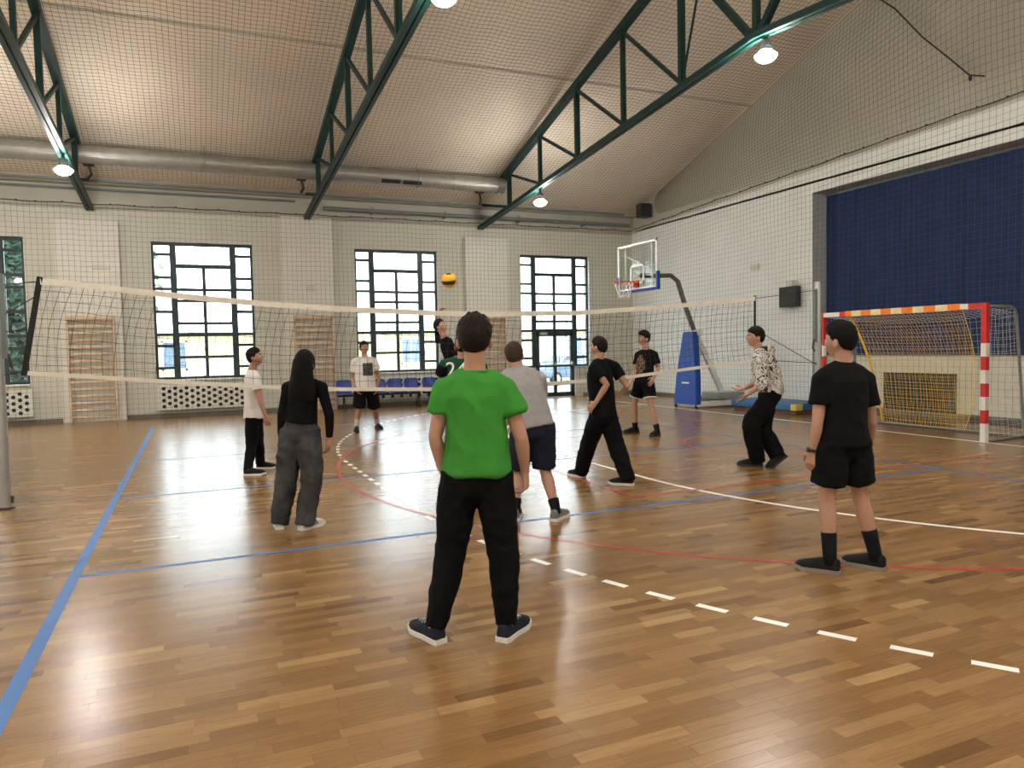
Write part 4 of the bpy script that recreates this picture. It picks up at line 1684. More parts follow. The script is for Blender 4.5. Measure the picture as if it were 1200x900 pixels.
def hair_fn(top, side, seed, fringe=0.0, nape=-.72):
    fx = [-1, -.55, -.25, -.02, .14, .30, .45, .75, 1]
    ux = [nape, nape + .06, -.16, .10, -.02, .16, .46 - fringe, .56 - fringe, .56 - fringe]

    def fn(s, f, u):
        um = float(np.interp(f, fx, ux))
        x = (u - um)
        w = min(1, max(0, x / .05 + .5))                       # edge of the hair
        g = min(1, max(0, x / .55))
        t = .003 + (side - .003) * min(1, g * 2.2) + (top - side) * min(1, max(0, (u + .05) / .75)) ** 1.2
        nz = noise.noise(Vector((s * 7 + seed, f * 7, u * 6))) * .30 + noise.noise(Vector((s * 18, f * 18 + seed, u * 16))) * .22 + noise.noise(Vector((s * 40 + seed, f * 40, u * 40))) * .10
        return head_r(s, f, u) - .009 + w * (.009 + t * (1 + nz))
    return fn


def hand(mb, W, d, n, k=1.0, curl=.5, thumb=1, spread=1.0):
    d = d.normalized()
    n = (n - d * n.dot(d)).normalized()
    s = d.cross(n).normalized()
    mb.tube([W - d * .02, W + d * .015, W + d * .05 * k, W + d * .085 * k, W + d * .098 * k], [(.026 * k, .020 * k), (.031 * k, .019 * k), (.041 * k, .017 * k), (.041 * k, .015 * k), (.034 * k, .010 * k)], n=12, side=s)
    for i, (o, L) in enumerate(((-.031, .060), (-.0105, .076), (.0105, .082), (.031, .072))):
        p0 = W + d * (.078 * k) + s * (o * k)
        fan = s * (o * 1.6 * spread)
        a1, a2, a3 = curl * .55, curl * 1.25, curl * 1.8
        pts = [p0]
        for a, fr in ((a1, .46), (a2, .30), (a3, .26)):
            dd = (d * math.cos(a) + n * math.sin(a) + fan).normalized()
            pts.append(pts[-1] + dd * (L * fr * k + .006))
        mb.tube(pts, [.0095 * k, .009 * k, .0082 * k, .0068 * k], n=8)
    t0 = W + d * .018 * k + s * (.026 * k * thumb)
    t1 = t0 + (d * .55 + s * (.75 * thumb) + n * .25).normalized() * .038 * k
    t2 = t1 + (d * .9 + s * (.25 * thumb) + n * .35).normalized() * .030 * k
    t3 = t2 + (d * .95 + s * (.05 * thumb) + n * .35).normalized() * .024 * k
    mb.tube([t0, t1, t2, t3], [.014 * k, .0115 * k, .0105 * k, .008 * k], n=8)


def lerp_pts(pts, n):
    """Catmull-Rom through the points, n samples per span"""
    P = [Vector(p) for p in pts]
    out = []
    for i in range(len(P) - 1):
        p0, p1, p2, p3 = P[max(i - 1, 0)], P[i], P[i + 1], P[min(i + 2, len(P) - 1)]
        for k in range(n):
            t = k / n
            out.append(.5 * ((2 * p1) + (p2 - p0) * t + (2 * p0 - 5 * p1 + 4 * p2 - p3) * t * t + (3 * p1 - p0 - 3 * p2 + p3) * t ** 3))
    out.append(P[-1])
    return out


def limb(mb, pts, knots, side=None, n=14, steps=6):
    """tube along pts; knots = list of (t 0..1, r or (a,b))"""
    P = lerp_pts(pts, steps)
    L = [0.0]
    for a, b in zip(P, P[1:]):
        L.append(L[-1] + (b - a).length)
    ts = [k[0] for k in knots]
    A = [k[1][0] if isinstance(k[1], tuple) else k[1] for k in knots]
    B = [k[1][1] if isinstance(k[1], tuple) else k[1] for k in knots]
    rads = [(float(np.interp(l / L[-1], ts, A)), float(np.interp(l / L[-1], ts, B))) for l in L]
    mb.tube(P, rads, n=n, side=side)


def cut(pts, t):
    """part of the polyline pts up to fraction t of its length"""
    P = [Vector(p) for p in pts]
    L = sum((b - a).length for a, b in zip(P, P[1:])) * t
    out = [P[0]]
    for a, b in zip(P, P[1:]):
        d = (b - a).length
        if L <= d:
            out.append(a.lerp(b, L / d))
            break
        out.append(b)
        L -= d
    return out


def shoe(parent, loc, H, t, mt, sole_mt, k=1.0, pitch=0.0, lace=None, stripes=None, high=False):
    """H heel point on the ground, t unit direction of the toe"""
    t = Vector((t.x, t.y, 0)).normalized()
    sd = Vector((-t.y, t.x, 0))
    Lf = .285 * k
    Rm = Matrix.Rotation(pitch, 3, sd)     # heel lifted about the ball of the foot
    piv = H + t * (Lf * .72)

    def W(p):
        q = H + t * p[0] + sd * p[1] + Vector((0, 0, p[2]))
        return piv + Rm @ (q - piv) if pitch else q
    xs = [0, .02, .07, .12, .18, .23, .265, .285]
    hw = [.030, .038, .039, .040, .049, .050, .043, .024]
    top = [.092, .108, .114, .104, .085, .072, .062, .044]
    m = MB()
    n = 9
    vs = []
    for x, w, h in zip(xs, hw, top):
        for j in range(n):
            a = math.pi * j / (n - 1)
            vs.append(W((x * k, w * k * math.copysign(abs(math.cos(a)) ** .6, math.cos(a)), (.022 + (h - .022) * math.sin(a) ** .8) * k)))
    fs = [(i * n + j, i * n + j + 1, (i + 1) * n + j + 1, (i + 1) * n + j) for i in range(len(xs) - 1) for j in range(n - 1)]
    fs += [tuple(range(n - 1, -1, -1)), tuple((len(xs) - 1) * n + j for j in range(n))]
    m.add(vs, fs)
    o = m.build('shoe', mt, parent, smooth=True, loc=loc)
    s = MB()
    vs = []
    for x, w in zip(xs, hw):
        x2 = x + (-.006 if x == 0 else (.006 if x == .285 else 0))
        lift = .010 if x > .26 else 0
        for y_, z in ((w + .005, .001 + lift), (w + .006, .028 + lift), (-w - .006, .028 + lift), (-w - .005, .001 + lift)):
            vs.append(W((x2 * k, y_ * k, z * k)))
    fs = [(4 * i + q, 4 * i + (q + 1) % 4, 4 * (i + 1) + (q + 1) % 4, 4 * (i + 1) + q) for i in range(len(xs) - 1) for q in range(4)]
    fs += [(0, 1, 2, 3), tuple(4 * (len(xs) - 1) + q for q in (3, 2, 1, 0))]
    s.add(vs, fs)
    s.build('sole', sole_mt, o, loc=loc)
    if lace:
        l = MB()
        for q in range(4):
            x = .115 + .025 * q
            h = float(np.interp(x, xs, top)) + .003
            l.tube([W((x * k, y_ * k, (h - .016 * (y_ / .03) ** 2) * k)) for y_ in (-.03, -.015, 0, .015, .03)], .0035, n=5)
        l.build('laces', lace, o, loc=loc)
    if stripes:
        for sg in (-1, 1):
            l = MB()
            for q in range(3):
                x = .11 + .028 * q
                a = [W((x * k, sg * (.0535) * k, .035 * k)), W(((x + .012) * k, sg * .0535 * k, .035 * k)), W(((x - .012) * k, sg * .038 * k, .086 * k)), W(((x - .024) * k, sg * .038 * k, .086 * k))]
                l.add(a, [(0, 1, 2, 3)])
            l.build('stripes', stripes, o, loc=loc)
    return W((.062 * k, 0, .10 * k))      # ankle


def patch(name, target, loc, c, axis_u, axis_v, nrm, w, h, mt, parent, grid=14, shape=None, off=.004):
    """flat print laid on the cloth: grid ray-cast on to the garment"""
    bv = BVHTree.FromPolygons([v.co for v in target.vertices], [p.vertices for p in target.polygons])
    L = Vector(loc)
    vs, ok = [], {}
    for i in range(grid + 1):
        for j in range(grid + 1):
            u, v = i / grid - .5, j / grid - .5
            q = c + axis_u * (u * w) + axis_v * (v * h) + nrm * .35
            hit = bv.ray_cast(q - L, -nrm)
            if hit[0] is not None and hit[3] < .6:
                ok[(i, j)] = len(vs)
                vs.append(hit[0] + L + nrm * off)
    fs = []
    for i in range(grid):
        for j in range(grid):
            ks = [(i, j), (i + 1, j), (i + 1, j + 1), (i, j + 1)]
            if all(k in ok for k in ks) and (shape is None or shape((i + .5) / grid, (j + .5) / grid)):
                fs.append(tuple(ok[k] for k in ks))
    m = MB()
    m.add(vs, fs)
    return m.build(name, mt, parent, smooth=True, loc=loc)


def text_patch(txt, name, target, loc, c, axis_u, axis_v, nrm, size, mt, parent):
    cu_ = bpy.data.curves.new('t', 'FONT')
    cu_.body = txt
    cu_.size = size
    cu_.align_x = 'CENTER'
    cu_.align_y = 'CENTER'
    ob = bpy.data.objects.new('t', cu_)
    COL.objects.link(ob)
    dg = bpy.context.evaluated_depsgraph_get()
    me = bpy.data.meshes.new_from_object(ob.evaluated_get(dg))
    bpy.data.objects.remove(ob)
    bm = bmesh.new()
    bm.from_mesh(me)
    bmesh.ops.triangulate(bm, faces=bm.faces)
    for _ in range(2):
        bmesh.ops.subdivide_edges(bm, edges=[e for e in bm.edges if e.calc_length() > size * .12], cuts=1)
        bmesh.ops.triangulate(bm, faces=bm.faces)
    bv = BVHTree.FromPolygons([v.co for v in target.vertices], [p.vertices for p in target.polygons])
    L = Vector(loc)
    for v in bm.verts:
        q = c + axis_u * v.co.x + axis_v * v.co.y + nrm * .35
        hit = bv.ray_cast(q - L, -nrm)
        v.co = (hit[0] if hit[0] is not None else (q - nrm * .35 - L)) + nrm * .005
    bm.to_mesh(me)
    bm.free()
    me.materials.clear()
    me.materials.append(MATS[mt])
    o = bpy.data.objects.new(name, me)
    me.name = name
    o.parent = parent
    COL.objects.link(o)
    return o


RH = Vector((_cy, -_sy, 0))          # image right, on the ground


def person(sp):
    base = sp['base']                       # pixel on the floor, or (px, py, depth) when airborne
    b0 = on_floor(*base[:2]) if len(base) == 2 else None
    d0 = b0.dot(HF) if b0 else base[2]
    if b0 is None:
        b0 = at_depth(base[0], base[1], d0)
        b0.z = sp.get('z0', 0)
    loc = Vector((b0.x, b0.y, sp.get('z0', 0)))
    root = tag(empty('person', loc), sp['label'], 'person')

    def J(p):
        return at_depth(p[0], p[1], d0 + (p[2] if len(p) > 2 else 0))
    face = (RH * sp['face'][0] + HF * sp['face'][1]).normalized()
    gaze = sp.get('gaze')
    gz = (RH * gaze[0] + HF * gaze[1] + Vector((0, 0, gaze[2]))).normalized() if gaze else face
    k = sp.get('k', 1.0)
    wd = sp.get('wide', 1.0)
    N, P = J(sp['neck']), J(sp['pel'])
    sh = [J(p) for p in sp['sh']]
    el = [J(p) for p in sp['el']]
    wr = [J(p) for p in sp['wr']]
    tp = [J(p) for p in sp['tip']]
    lat_s = (sh[1] - sh[0]).normalized()
    lat_h = face.cross(Vector((0, 0, 1))).normalized()
    if lat_h.dot(lat_s) < 0:
        lat_h = -lat_h
    hip = [P - lat_h * (.088 * k * wd), P + lat_h * (.088 * k * wd)]
    kn = [J(p) for p in sp['kn']]
    # ---- feet
    ank = []
    fd = []
    for i, ft in enumerate(sp['feet']):
        hpx, tpx = ft[0], ft[1]
        pitch = ft[2] if len(ft) > 2 else 0.0
        if sp.get('z0', 0) > 0:
            H = J(hpx)
            T = J(tpx)
            H.z = max(H.z, sp['z0'])
        else:
            H, T = on_floor(*hpx), on_floor(*tpx)
        dr = (T - H)
        dr.z = 0
        if len(ft) > 3:
            dr = RH * ft[3][0] + HF * ft[3][1]
        if pitch:
            H = T - dr.normalized() * (.285 * k)
            H.z = 0
        ank.append(shoe(root, loc, H, dr, sp['shoe'], sp['sole'], k * sp.get('footk', 1.0), pitch, sp.get('lace'), sp.get('stripes'), sp.get('high', False)))
        fd.append(dr.normalized())
    # knees left to find their own depth when only two numbers are given
    for i in range(2):
        if len(sp['kn'][i]) == 2:
            dd = (hip[i].dot(HF) + ank[i].dot(HF)) / 2 - d0
            kn[i] = at_depth(sp['kn'][i][0], sp['kn'][i][1], d0 + dd) + face * sp.get('bend', .03)
    # ---- skin body, one continuous surface
    up_t = (N - P).normalized()
    arch = face * sp.get('arch', 0.0)
    Mid = P.lerp(N, .5) + arch
    spine = [P - up_t * .06, P + up_t * .02, Mid, N - up_t * .06, N]
    C = N + up_t * (.05 * k) + gz * (.02 * k) + Vector((0, 0, .118 * k)) if 'head' not in sp else J(sp['head'])
    hk = k * sp.get('headk', 1.0)
    S_ = gz.cross(Vector((0, 0, 1))).normalized()
    U_ = S_.cross(gz).normalized()
    if sp.get('roll'):
        Rr = Matrix.Rotation(sp['roll'], 3, gz)
        S_, U_ = Rr @ S_, Rr @ U_
    b = MB()
    head_shape(b, C, S_, gz, U_, hk)
    for sg in (-1, 1):
        b.ell(C + S_ * (sg * .083 * hk) - gz * .012 * hk - U_ * .012 * hk, (.0125 * hk, .020 * hk, .033 * hk), ax=((S_ * sg + gz * .25).normalized(), (gz - S_ * sg * .25).normalized(), U_), n=10, m=8)
    nk0 = C - U_ * (.06 * hk) - gz * (.022 * hk)
    b.tube([nk0 + U_ * .03, nk0, N.lerp(nk0, .45), N - up_t * .02, N - up_t * .07], [.050 * hk, .052 * hk, .054 * hk, .062 * hk, .075 * k], n=14)
    lat = [lat_h, lat_h, (lat_h + lat_s).normalized(), lat_s, lat_s]
    lat5 = lat
    limb(b, spine, [(0, (.115 * k * wd, .080 * k)), (.3, (.11 * k * wd, .078 * k)), (.7, (.12 * k * wd, .085 * k)), (.9, (.10 * k * wd, .065 * k)), (1, (.045 * k, .045 * k))], side=lat_h.lerp(lat_s, .5))
    am = sp.get('arm', 1.0) * k
    for i in range(2):
        lg = [sh[i], el[i], wr[i]]
        b.tube([N.lerp(sh[i], .25) - up_t * .06, sh[i] - up_t * .02], [.035 * k, .035 * k], n=10)
        b.tube([sh[i].lerp(N, .15), sh[i], sh[i].lerp(el[i], .3), sh[i].lerp(el[i], .7), el[i], el[i].lerp(wr[i], .25), el[i].lerp(wr[i], .6), wr[i]],
               [.034 * am, .038 * am, .043 * am, .042 * am, .037 * am, .039 * am, .032 * am, .025 * am], n=12)
        dv = tp[i] - wr[i]
        pn = (P + face * .12 - wr[i])
        if 'palm' in sp and sp['palm'][i]:
            q = sp['palm'][i]
            pn = RH * q[0] + HF * q[1] + Vector((0, 0, q[2]))
        thumb = sp.get('thumb', (1, 1))[i]
        # thumb towards the front of the body unless told otherwise
        s_ = dv.normalized().cross((pn - dv.normalized() * pn.dot(dv.normalized())).normalized())
        th = 1 if s_.dot(face + Vector((0, 0, .3))) > 0 else -1
        hand(b, wr[i], dv, pn, k * .98, sp.get('curl', (.55, .55))[i], th * thumb)
    for i in range(2):
        A = ank[i]
        g = .72 if sp['bot'].get('len', 1) > .99 else 1.0
        b.tube([hip[i] + Vector((0, 0, .03)), hip[i].lerp(kn[i], .3), hip[i].lerp(kn[i], .7), kn[i], kn[i].lerp(A, .15), kn[i].lerp(A, .33), kn[i].lerp(A, .6), kn[i].lerp(A, .85), A, A - Vector((0, 0, .05 * k))],
               [.070 * k * g, .074 * k * g, .063 * k * g, .054 * k * g, .052 * k * g, .058 * k * g, .048 * k * g, .037 * k, .036 * k, .036 * k], n=14)
    bm_ = voxel_mesh(b, sp.get('vox', .0065), 3)
    link_mesh(bm_, 'body', sp['skin'], root, loc)
    # ---- face pieces
    for sg in (-1, 1):
        ec = C + (S_ * (sg * .36) + gz * .92 + U_ * .06).normalized() * (head_r(.36, .92, .06) * hk) - gz * .0025 * hk
        e = MB()
        e.ell(ec, (.0125 * hk, .009 * hk, .0075 * hk), ax=(S_, gz, U_), n=10, m=8)
        eo = e.build('eye', 'eye_white', root, smooth=True, loc=loc)
        e = MB()
        e.ell(ec + gz * .0055 * hk, (.0055 * hk, .0042 * hk, .0055 * hk), ax=(S_, gz, U_), n=8, m=6)
        e.build('iris', 'iris_dark', eo, smooth=True, loc=loc)
        e = MB()
        pts = []
        for q in range(5):
            s0 = sg * (.18 + .34 * q / 4)
            u0 = .23 + .05 * math.sin(math.pi * q / 4)
            dv = (S_ * s0 + gz * math.sqrt(max(.1, 1 - s0 * s0)) + U_ * u0)
            dv.normalize()
            pts.append(C + dv * ((head_r(dv.dot(S_), dv.dot(gz), dv.dot(U_)) + .001) * hk))
        e.tube(pts, [.003 * hk, .005 * hk, .005 * hk, .004 * hk, .002 * hk], n=6)
        e.build('eyebrow', sp['hair'], root, smooth=True, loc=loc)
    e = MB()
    pts = []
    for q in range(7):
        s0 = -.24 + .48 * q / 6
        dv = (S_ * s0 + gz * .88 - U_ * (.46 - .02 * math.cos(s0 * 8))).normalized()
        pts.append(C + dv * ((head_r(dv.dot(S_), dv.dot(gz), dv.dot(U_)) + .0005) * hk))
    e.tube(pts, [.002 * hk, .005 * hk, .006 * hk, .0065 * hk, .006 * hk, .005 * hk, .002 * hk], n=6)
    e.build('mouth', 'lip', root, smooth=True, loc=loc)
    # ---- hair
    hs = sp.get('hairstyle', (.022, .012))
    hb = MB()
    head_shape(hb, C, S_, gz, U_, hk, hair_fn(hs[0], hs[1], d0, sp.get('fringe', 0), sp.get('nape', -.72)), 48, 34)
    if sp.get('long'):
        hb2 = MB()
        head_shape(hb2, C, S_, gz, U_, hk, lambda s, f, u: head_r(s, f, u) + (.020 if (f < .45 or u > .45) else -.012), 40, 28)
        back = -gz
        pts = [C + U_ * .02 + back * .03, C - U_ * .06 + back * .06, C - U_ * .15 + back * .075, C - U_ * .24 + back * .085, C - U_ * .33 + back * .085]
        hb2.tube(pts, [(.088, .078), (.094, .07), (.108, .06), (.122, .05), (.115, .03)], n=20, side=S_)
        link_mesh(voxel_mesh(hb2, .007, 3, .004, 14, (1, 1, .15)), 'hair', sp['hair'], root, loc)
    else:
        hb.build('hair', sp['hair'], root, smooth=True, loc=loc)
    # ---- top
    t = sp['top']
    c_ = MB()
    ease = t.get('ease', 1.0)
    hemt = t.get('hem', -.02)
    Hm = P + up_t * ((N - P).length * hemt)
    sd = lat_h.lerp(lat_s, .5).normalized()
    kk = k * ease
    sw = (sh[1] - sh[0]).length
    ch = max(.155 * k * wd, min(sw * .46, .20 * k * wd)) * ease
    path = [Hm, P.lerp(N, .22) + arch * .7, P.lerp(N, .55) + arch, P.lerp(N, .80) + arch * .5, N - up_t * .055 * k, N - up_t * .004]
    limb(c_, path, [(0, (.178 * kk * wd, .140 * kk)), (.08, (.176 * kk * wd, .136 * kk)), (.3, (.163 * kk * wd, .124 * kk)), (.55, (ch, .130 * kk)), (.78, (ch, .122 * kk)), (.93, (.115 * kk, .085 * kk)), (1, (.066 * kk, .064 * kk))], side=sd, n=20)
    for i in range(2):
        # shoulder yoke and sleeve
        c_.tube([N - up_t * .045 * k, N.lerp(sh[i], .55) - up_t * .012 * k, sh[i] + up_t * .004], [(.062 * kk, .062 * kk), (.068 * kk, .064 * kk), (.062 * kk, .062 * kk)], n=12)
        c_.ell(sh[i], (.066 * kk, .066 * kk, .066 * kk), n=14, m=10)
        arm_l = [sh[i], sh[i].lerp(el[i], .5), el[i], el[i].lerp(wr[i], .5), wr[i]]
        fr = t.get('sleeve', .30)
        pl = cut(arm_l, fr)
        r0 = .064 * kk
        r1 = (.074 if fr < .45 else (.052 if t.get('tight') else .058)) * kk
        rr = [r0 + (r1 - r0) * q / (len(pl) - 1) for q in range(len(pl))]
        if t.get('tight') and fr > .6:
            rr = [.058 * kk, .052 * kk, .047 * kk, .043 * kk, .035 * kk][:len(pl)]
        elif fr > .6:
            rr = [.066 * kk, .068 * kk, .066 * kk, .062 * kk, .05 * kk][:len(pl)]
        c_.tube(pl, rr, n=14)
    if t.get('hood'):
        c_.tube([N - face * .02 + lat_s * .10 + up_t * .01, N - face * .10 + lat_s * .06 + up_t * .02, N - face * .135 + up_t * .015, N - face * .10 - lat_s * .06 + up_t * .02, N - face * .02 - lat_s * .10 + up_t * .01], [.045, .062, .072, .062, .045], n=12)
        c_.tube([N + face * .06 - up_t * .015 + lat_s * .05, N + lat_s * .08 + up_t * .02, N - face * .06 + up_t * .035, N - lat_s * .08 + up_t * .02, N + face * .06 - up_t * .015 - lat_s * .05], [.026] * 5, n=10)
    tm = voxel_mesh(c_, .0105, 4, t.get('fold', .006), t.get('ff', 9), t.get('fs', (1, 1, .45)), d0)
    to = link_mesh(tm, t.get('name', 't_shirt'), t['mat'], root, loc)
    if t.get('collar'):
        q = MB()
        ring = []
        for a in range(20):
            an = 2 * math.pi * a / 20
            ring.append(N - up_t * .006 + sd * (.068 * kk * math.cos(an)) + face * (.066 * kk * math.sin(an)) - up_t * (.02 * max(0, math.sin(an))))
        q.tube(ring, (.008, .008), n=6, closed=True)
        q.build('collar', t['collar'], to, smooth=True, loc=loc)
    # ---- bottoms
    t2 = sp['bot']
    c_ = MB()
    r_ = t2['r']                                     # hip, thigh, knee, calf, cuff radii
    wz = t2.get('waist', .12)
    wk = t2.get('wk', 1.0)
    hems = []
    c_.tube([P + up_t * (wz * k), P + up_t * .05 * k, P, P - Vector((0, 0, .07 * k)), P - Vector((0, 0, .11 * k))],
            [(.138 * k * wd * wk, .100 * k * wk), (.148 * k * wd * wk, .110 * k * wk), (.158 * k * wd * wk, .120 * k * wk), (.150 * k * wd * wk, .112 * k * wk), (.10 * k * wd, .085 * k)], n=20, side=lat_h)
    for i in range(2):
        end = ank[i] + Vector((0, 0, t2.get('end', -.03) * k)) - fd[i] * .01
        lg = [hip[i] + Vector((0, 0, .02)), hip[i].lerp(kn[i], .5), kn[i], kn[i].lerp(end, .5), end]
        pl = cut(lg, t2.get('len', 1.0))
        if len(pl) > 2 and t2.get('len', 1.0) < .99:
            rr = [r_[0] + (r_[1] - r_[0]) * q / (len(pl) - 1) for q in range(len(pl))]
            c_.tube(pl, [x * k for x in rr], n=16)
            hems.append((pl[-1], (pl[-1] - pl[-2]).normalized(), r_[1] * k))
        else:
            Q = lerp_pts(pl, 5)
            ts = np.linspace(0, 1, len(Q))
            c_.tube(Q, [float(np.interp(x, [0, .25, .5, .75, .95, 1], [r_[0], r_[1], r_[2], r_[3], r_[4], r_[4]])) * k for x in ts], n=16)
    pm = voxel_mesh(c_, .0105, 4, t2.get('fold', .007), t2.get('ff', 10), t2.get('fs', (1, 1, .8)), d0 + 5)
    po = link_mesh(pm, t2.get('name', 'trousers'), t2['mat'], root, loc)
    if t2.get('hem'):
        for (e_, dr_, rr_) in hems:
            q = MB()
            q.tube([e_ - dr_ * .010, e_ + dr_ * .006], [rr_ + .003, rr_ + .004], n=20)
            q.build('hem_band', t2['hem'], po, smooth=True, loc=loc)
    if 'sock' in sp:
        for i in range(2):
            q = MB()
            A = ank[i]
            dirn = (kn[i] - A).normalized()
            q.tube([A - Vector((0, 0, .04 * k)), A + dirn * .02, A + dirn * sp['sock'][1], A + dirn * (sp['sock'][1] + .006)], [.046 * k, .0445 * k, .051 * k, .049 * k], n=14)
            q.build('sock', sp['sock'][0], root, smooth=True, loc=loc)
    return dict(root=root, loc=loc, top=tm, bot=pm, J=J, N=N, P=P, up=up_t, face=face, lat=sd, sh=sh, wr=wr, el=el, ank=ank, kn=kn)


TROUSER = (.102, .098, .078, .072, .062)
# man in the green T-shirt, seen from behind
q = person(dict(label='man in green T-shirt and black trousers seen from behind', base=(553, 748), face=(0.02, 1), k=1.0,
    neck=(556.5, 434), pel=(558.5, 556), head=(556, 399), sh=[(521, 457), (592, 456)], el=[(510, 512, -.02), (611, 514, -.02)], wr=[(518, 550, .02), (615.5, 553, .04)],
    tip=[(529, 575, .04), (617, 580, .05)], curl=(.4, 1.15), palm=(None, (-1, .3, 0)), kn=[(527, 655), (590, 655)], feet=[((517, 755), (492, 741)), ((588, 753), (611, 735))],
    skin='skin_light', hair='hair_dark', hairstyle=(.030, .010), top=dict(mat='tee_green', hem=.01, sleeve=.29, collar='tee_green', fold=.015, ff=8, fs=(1, 1, .4), ease=1.03),
    bot=dict(mat='pants_black', r=(.104, .100, .082, .074, .056), end=-.02, fold=.008, wk=1.02), shoe='shoe_navy', sole='sole_white', lace='shoe_white', headk=1.03, vox=.006))
patch('pocket_zip', q['bot'], q['loc'], q['P'] + q['lat'] * .112 + Vector((0, 0, .035)), q['lat'], Vector((0, 0, 1)), -q['face'], .075, .014, 'zip_grey', q['root'], 6)

# girl with long black hair
person(dict(label='girl with long black hair, black top and wide grey jeans', base=(345, 618), face=(.12, 1), k=.93,
    neck=(356.5, 443), pel=(351.5, 505), head=(357, 426), sh=[(337, 455), (377, 455)], el=[(330.5, 485, -.03), (386, 487, -.02)], wr=[(329.5, 513, .04), (386, 514, .03)],
    tip=[(331, 531, .06), (384, 532, .05)], curl=(.5, .4), kn=[(334, 562), (363.5, 562)], feet=[((328, 621), (326, 612)), ((352, 622), (373, 616))],
    skin='skin_light', hair='hair_black', long=True, top=dict(name='long_sleeve_top', mat='tee_black', hem=.16, sleeve=.97, tight=True, ease=.94, fold=.004),
    bot=dict(name='jeans', mat='denim_grey', r=(.110, .110, .100, .094, .086), end=-.055, fold=.011, ff=9, waist=.13, wk=1.12), shoe='shoe_white', sole='sole_white', stripes='shoe_black', wide=.96))

# boy in white T-shirt, profile to the right
person(dict(label='boy in white T-shirt and black trousers looking up towards the ball', base=(304, 553), face=(1, .1), gaze=(1, .1, .25), k=.94,
    neck=(295.5, 433), pel=(297.5, 490), head=(298.5, 419), sh=[(297, 443, .16), (300, 443, -.16)], el=[(300, 470, .20), (305, 469, -.20)], wr=[(307, 487, .22), (311, 487, -.2)],
    tip=[(310, 497, .22), (315, 498, -.2)], curl=(.5, .6), kn=[(303, 520, .08), (294.5, 523, -.06)], feet=[((301, 549.5), (320, 549)), ((286, 557.5), (307, 556.5))],
    skin='skin_tan', hair='hair_black', hairstyle=(.028, .012), top=dict(mat='tee_white', hem=.0, sleeve=.32, collar='tee_white', ease=.98, fold=.006),
    bot=dict(mat='pants_black', r=(.094, .090, .072, .066, .060), end=-.03), shoe='shoe_black', sole='sole_white', wide=.92))

# man in white T-shirt with a dark print, facing the net
q = person(dict(label='man in white T-shirt with dark square print and black shorts', base=(431, 506), face=(.25, -1), gaze=(.55, -.9, .12), k=1.03, wide=1.12,
    neck=(427, 418.5), pel=(428.5, 456), head=(426.8, 407.8), sh=[(416, 424.5), (438.5, 423.5)], el=[(412.5, 442, .02), (444, 441.5, .03)], wr=[(417, 455, -.12), (442, 454, .02)],
    tip=[(421, 463, -.14), (440, 462, .0)], curl=(.6, .6), kn=[(420.5, 478), (439, 478)], feet=[((418, 505), (417, 511)), ((441, 502), (455, 505.5))],
    skin='skin_tan', hair='hair_dark', hairstyle=(.022, .010), top=dict(mat='tee_white', hem=.0, sleeve=.34, collar='tee_white', fold=.007, ease=1.04),
    bot=dict(name='shorts', mat='pants_black', r=(.112, .122), len=.46), shoe='shoe_black', sole='sole_black', sock=('sock_white', .16)))
patch('shirt_print', q['top'], q['loc'], q['N'].lerp(q['P'], .38) + q['lat'] * .05, q['lat'], Vector((0, 0, 1)), q['face'], .19, .24, 'print_dark', q['root'], 12)

# player jumping at the net with one arm up
person(dict(label='player in black top reaching up at the net under the ball', base=(531, 500, 12.4), z0=.22, face=(.9, -.45), gaze=(.8, -.3, .55), k=1.0,
    neck=(520.5, 396), pel=(534, 431), head=(516, 383), sh=[(514.5, 398.5, .12), (526, 400, -.12)], el=[(512.8, 381, .10), (533, 418, -.14)], wr=[(514, 366.5, .02), (541, 433, -.2)],
    tip=[(521, 358.5, -.05), (544, 441, -.22)], palm=((.6, -.6, -.3), None), curl=(.45, .5), kn=[(537, 458, .1), (541, 455, -.1)], feet=[((527, 487, .1), (535, 490, .1)), ((533, 482, -.1), (541, 486, -.1))],
    skin='skin_light', hair='hair_dark', hairstyle=(.030, .014), nape=-.38, top=dict(name='long_sleeve_top', mat='tee_black', hem=-.05, sleeve=.50, fold=.006),
    bot=dict(mat='pants_black', r=TROUSER), shoe='shoe_black', sole='sole_black'))

# green jersey, number 24
q = person(dict(label='player in dark green jersey number 24 mostly hidden behind the man in green', base=(544, 584), face=(.1, 1), k=.97,
    neck=(541.5, 420), pel=(543, 480), head=(543, 405.5), sh=[(521.5, 428), (562, 428)], el=[(516, 449, .04), (568, 452, .05)], wr=[(523, 455, .25), (560, 462, .3)],
    tip=[(528, 452, .36), (556, 460, .4)], kn=[(533, 530), (553, 530)], feet=[((533, 585), (532, 577)), ((554, 585), (556, 577))],
    skin='skin_light', hair='hair_black', hairstyle=(.022, .014), top=dict(name='jersey', mat='jersey_green', hem=-.06, sleeve=.30, fold=.006),
    bot=dict(mat='pants_black', r=TROUSER), shoe='shoe_black', sole='sole_white'))
for i in range(2):
    m = MB()
    a, b = q['sh'][i], q['el'][i]
    m.tube([a.lerp(b, .02), a.lerp(b, .25), a.lerp(b, .52)], [.072, .078, .080], n=16)
    m.build('sleeve', 'tee_black', q['root'], smooth=True, loc=q['loc'])
text_patch('24', 'number', q['top'], q['loc'], q['N'].lerp(q['P'], .235) - q['lat'] * (.05 if q['lat'].dot(RH) > 0 else -.05), q['lat'] * (1 if q['lat'].dot(RH) > 0 else -1), q['up'], -q['face'], .23, 'tape_white', q['root'])

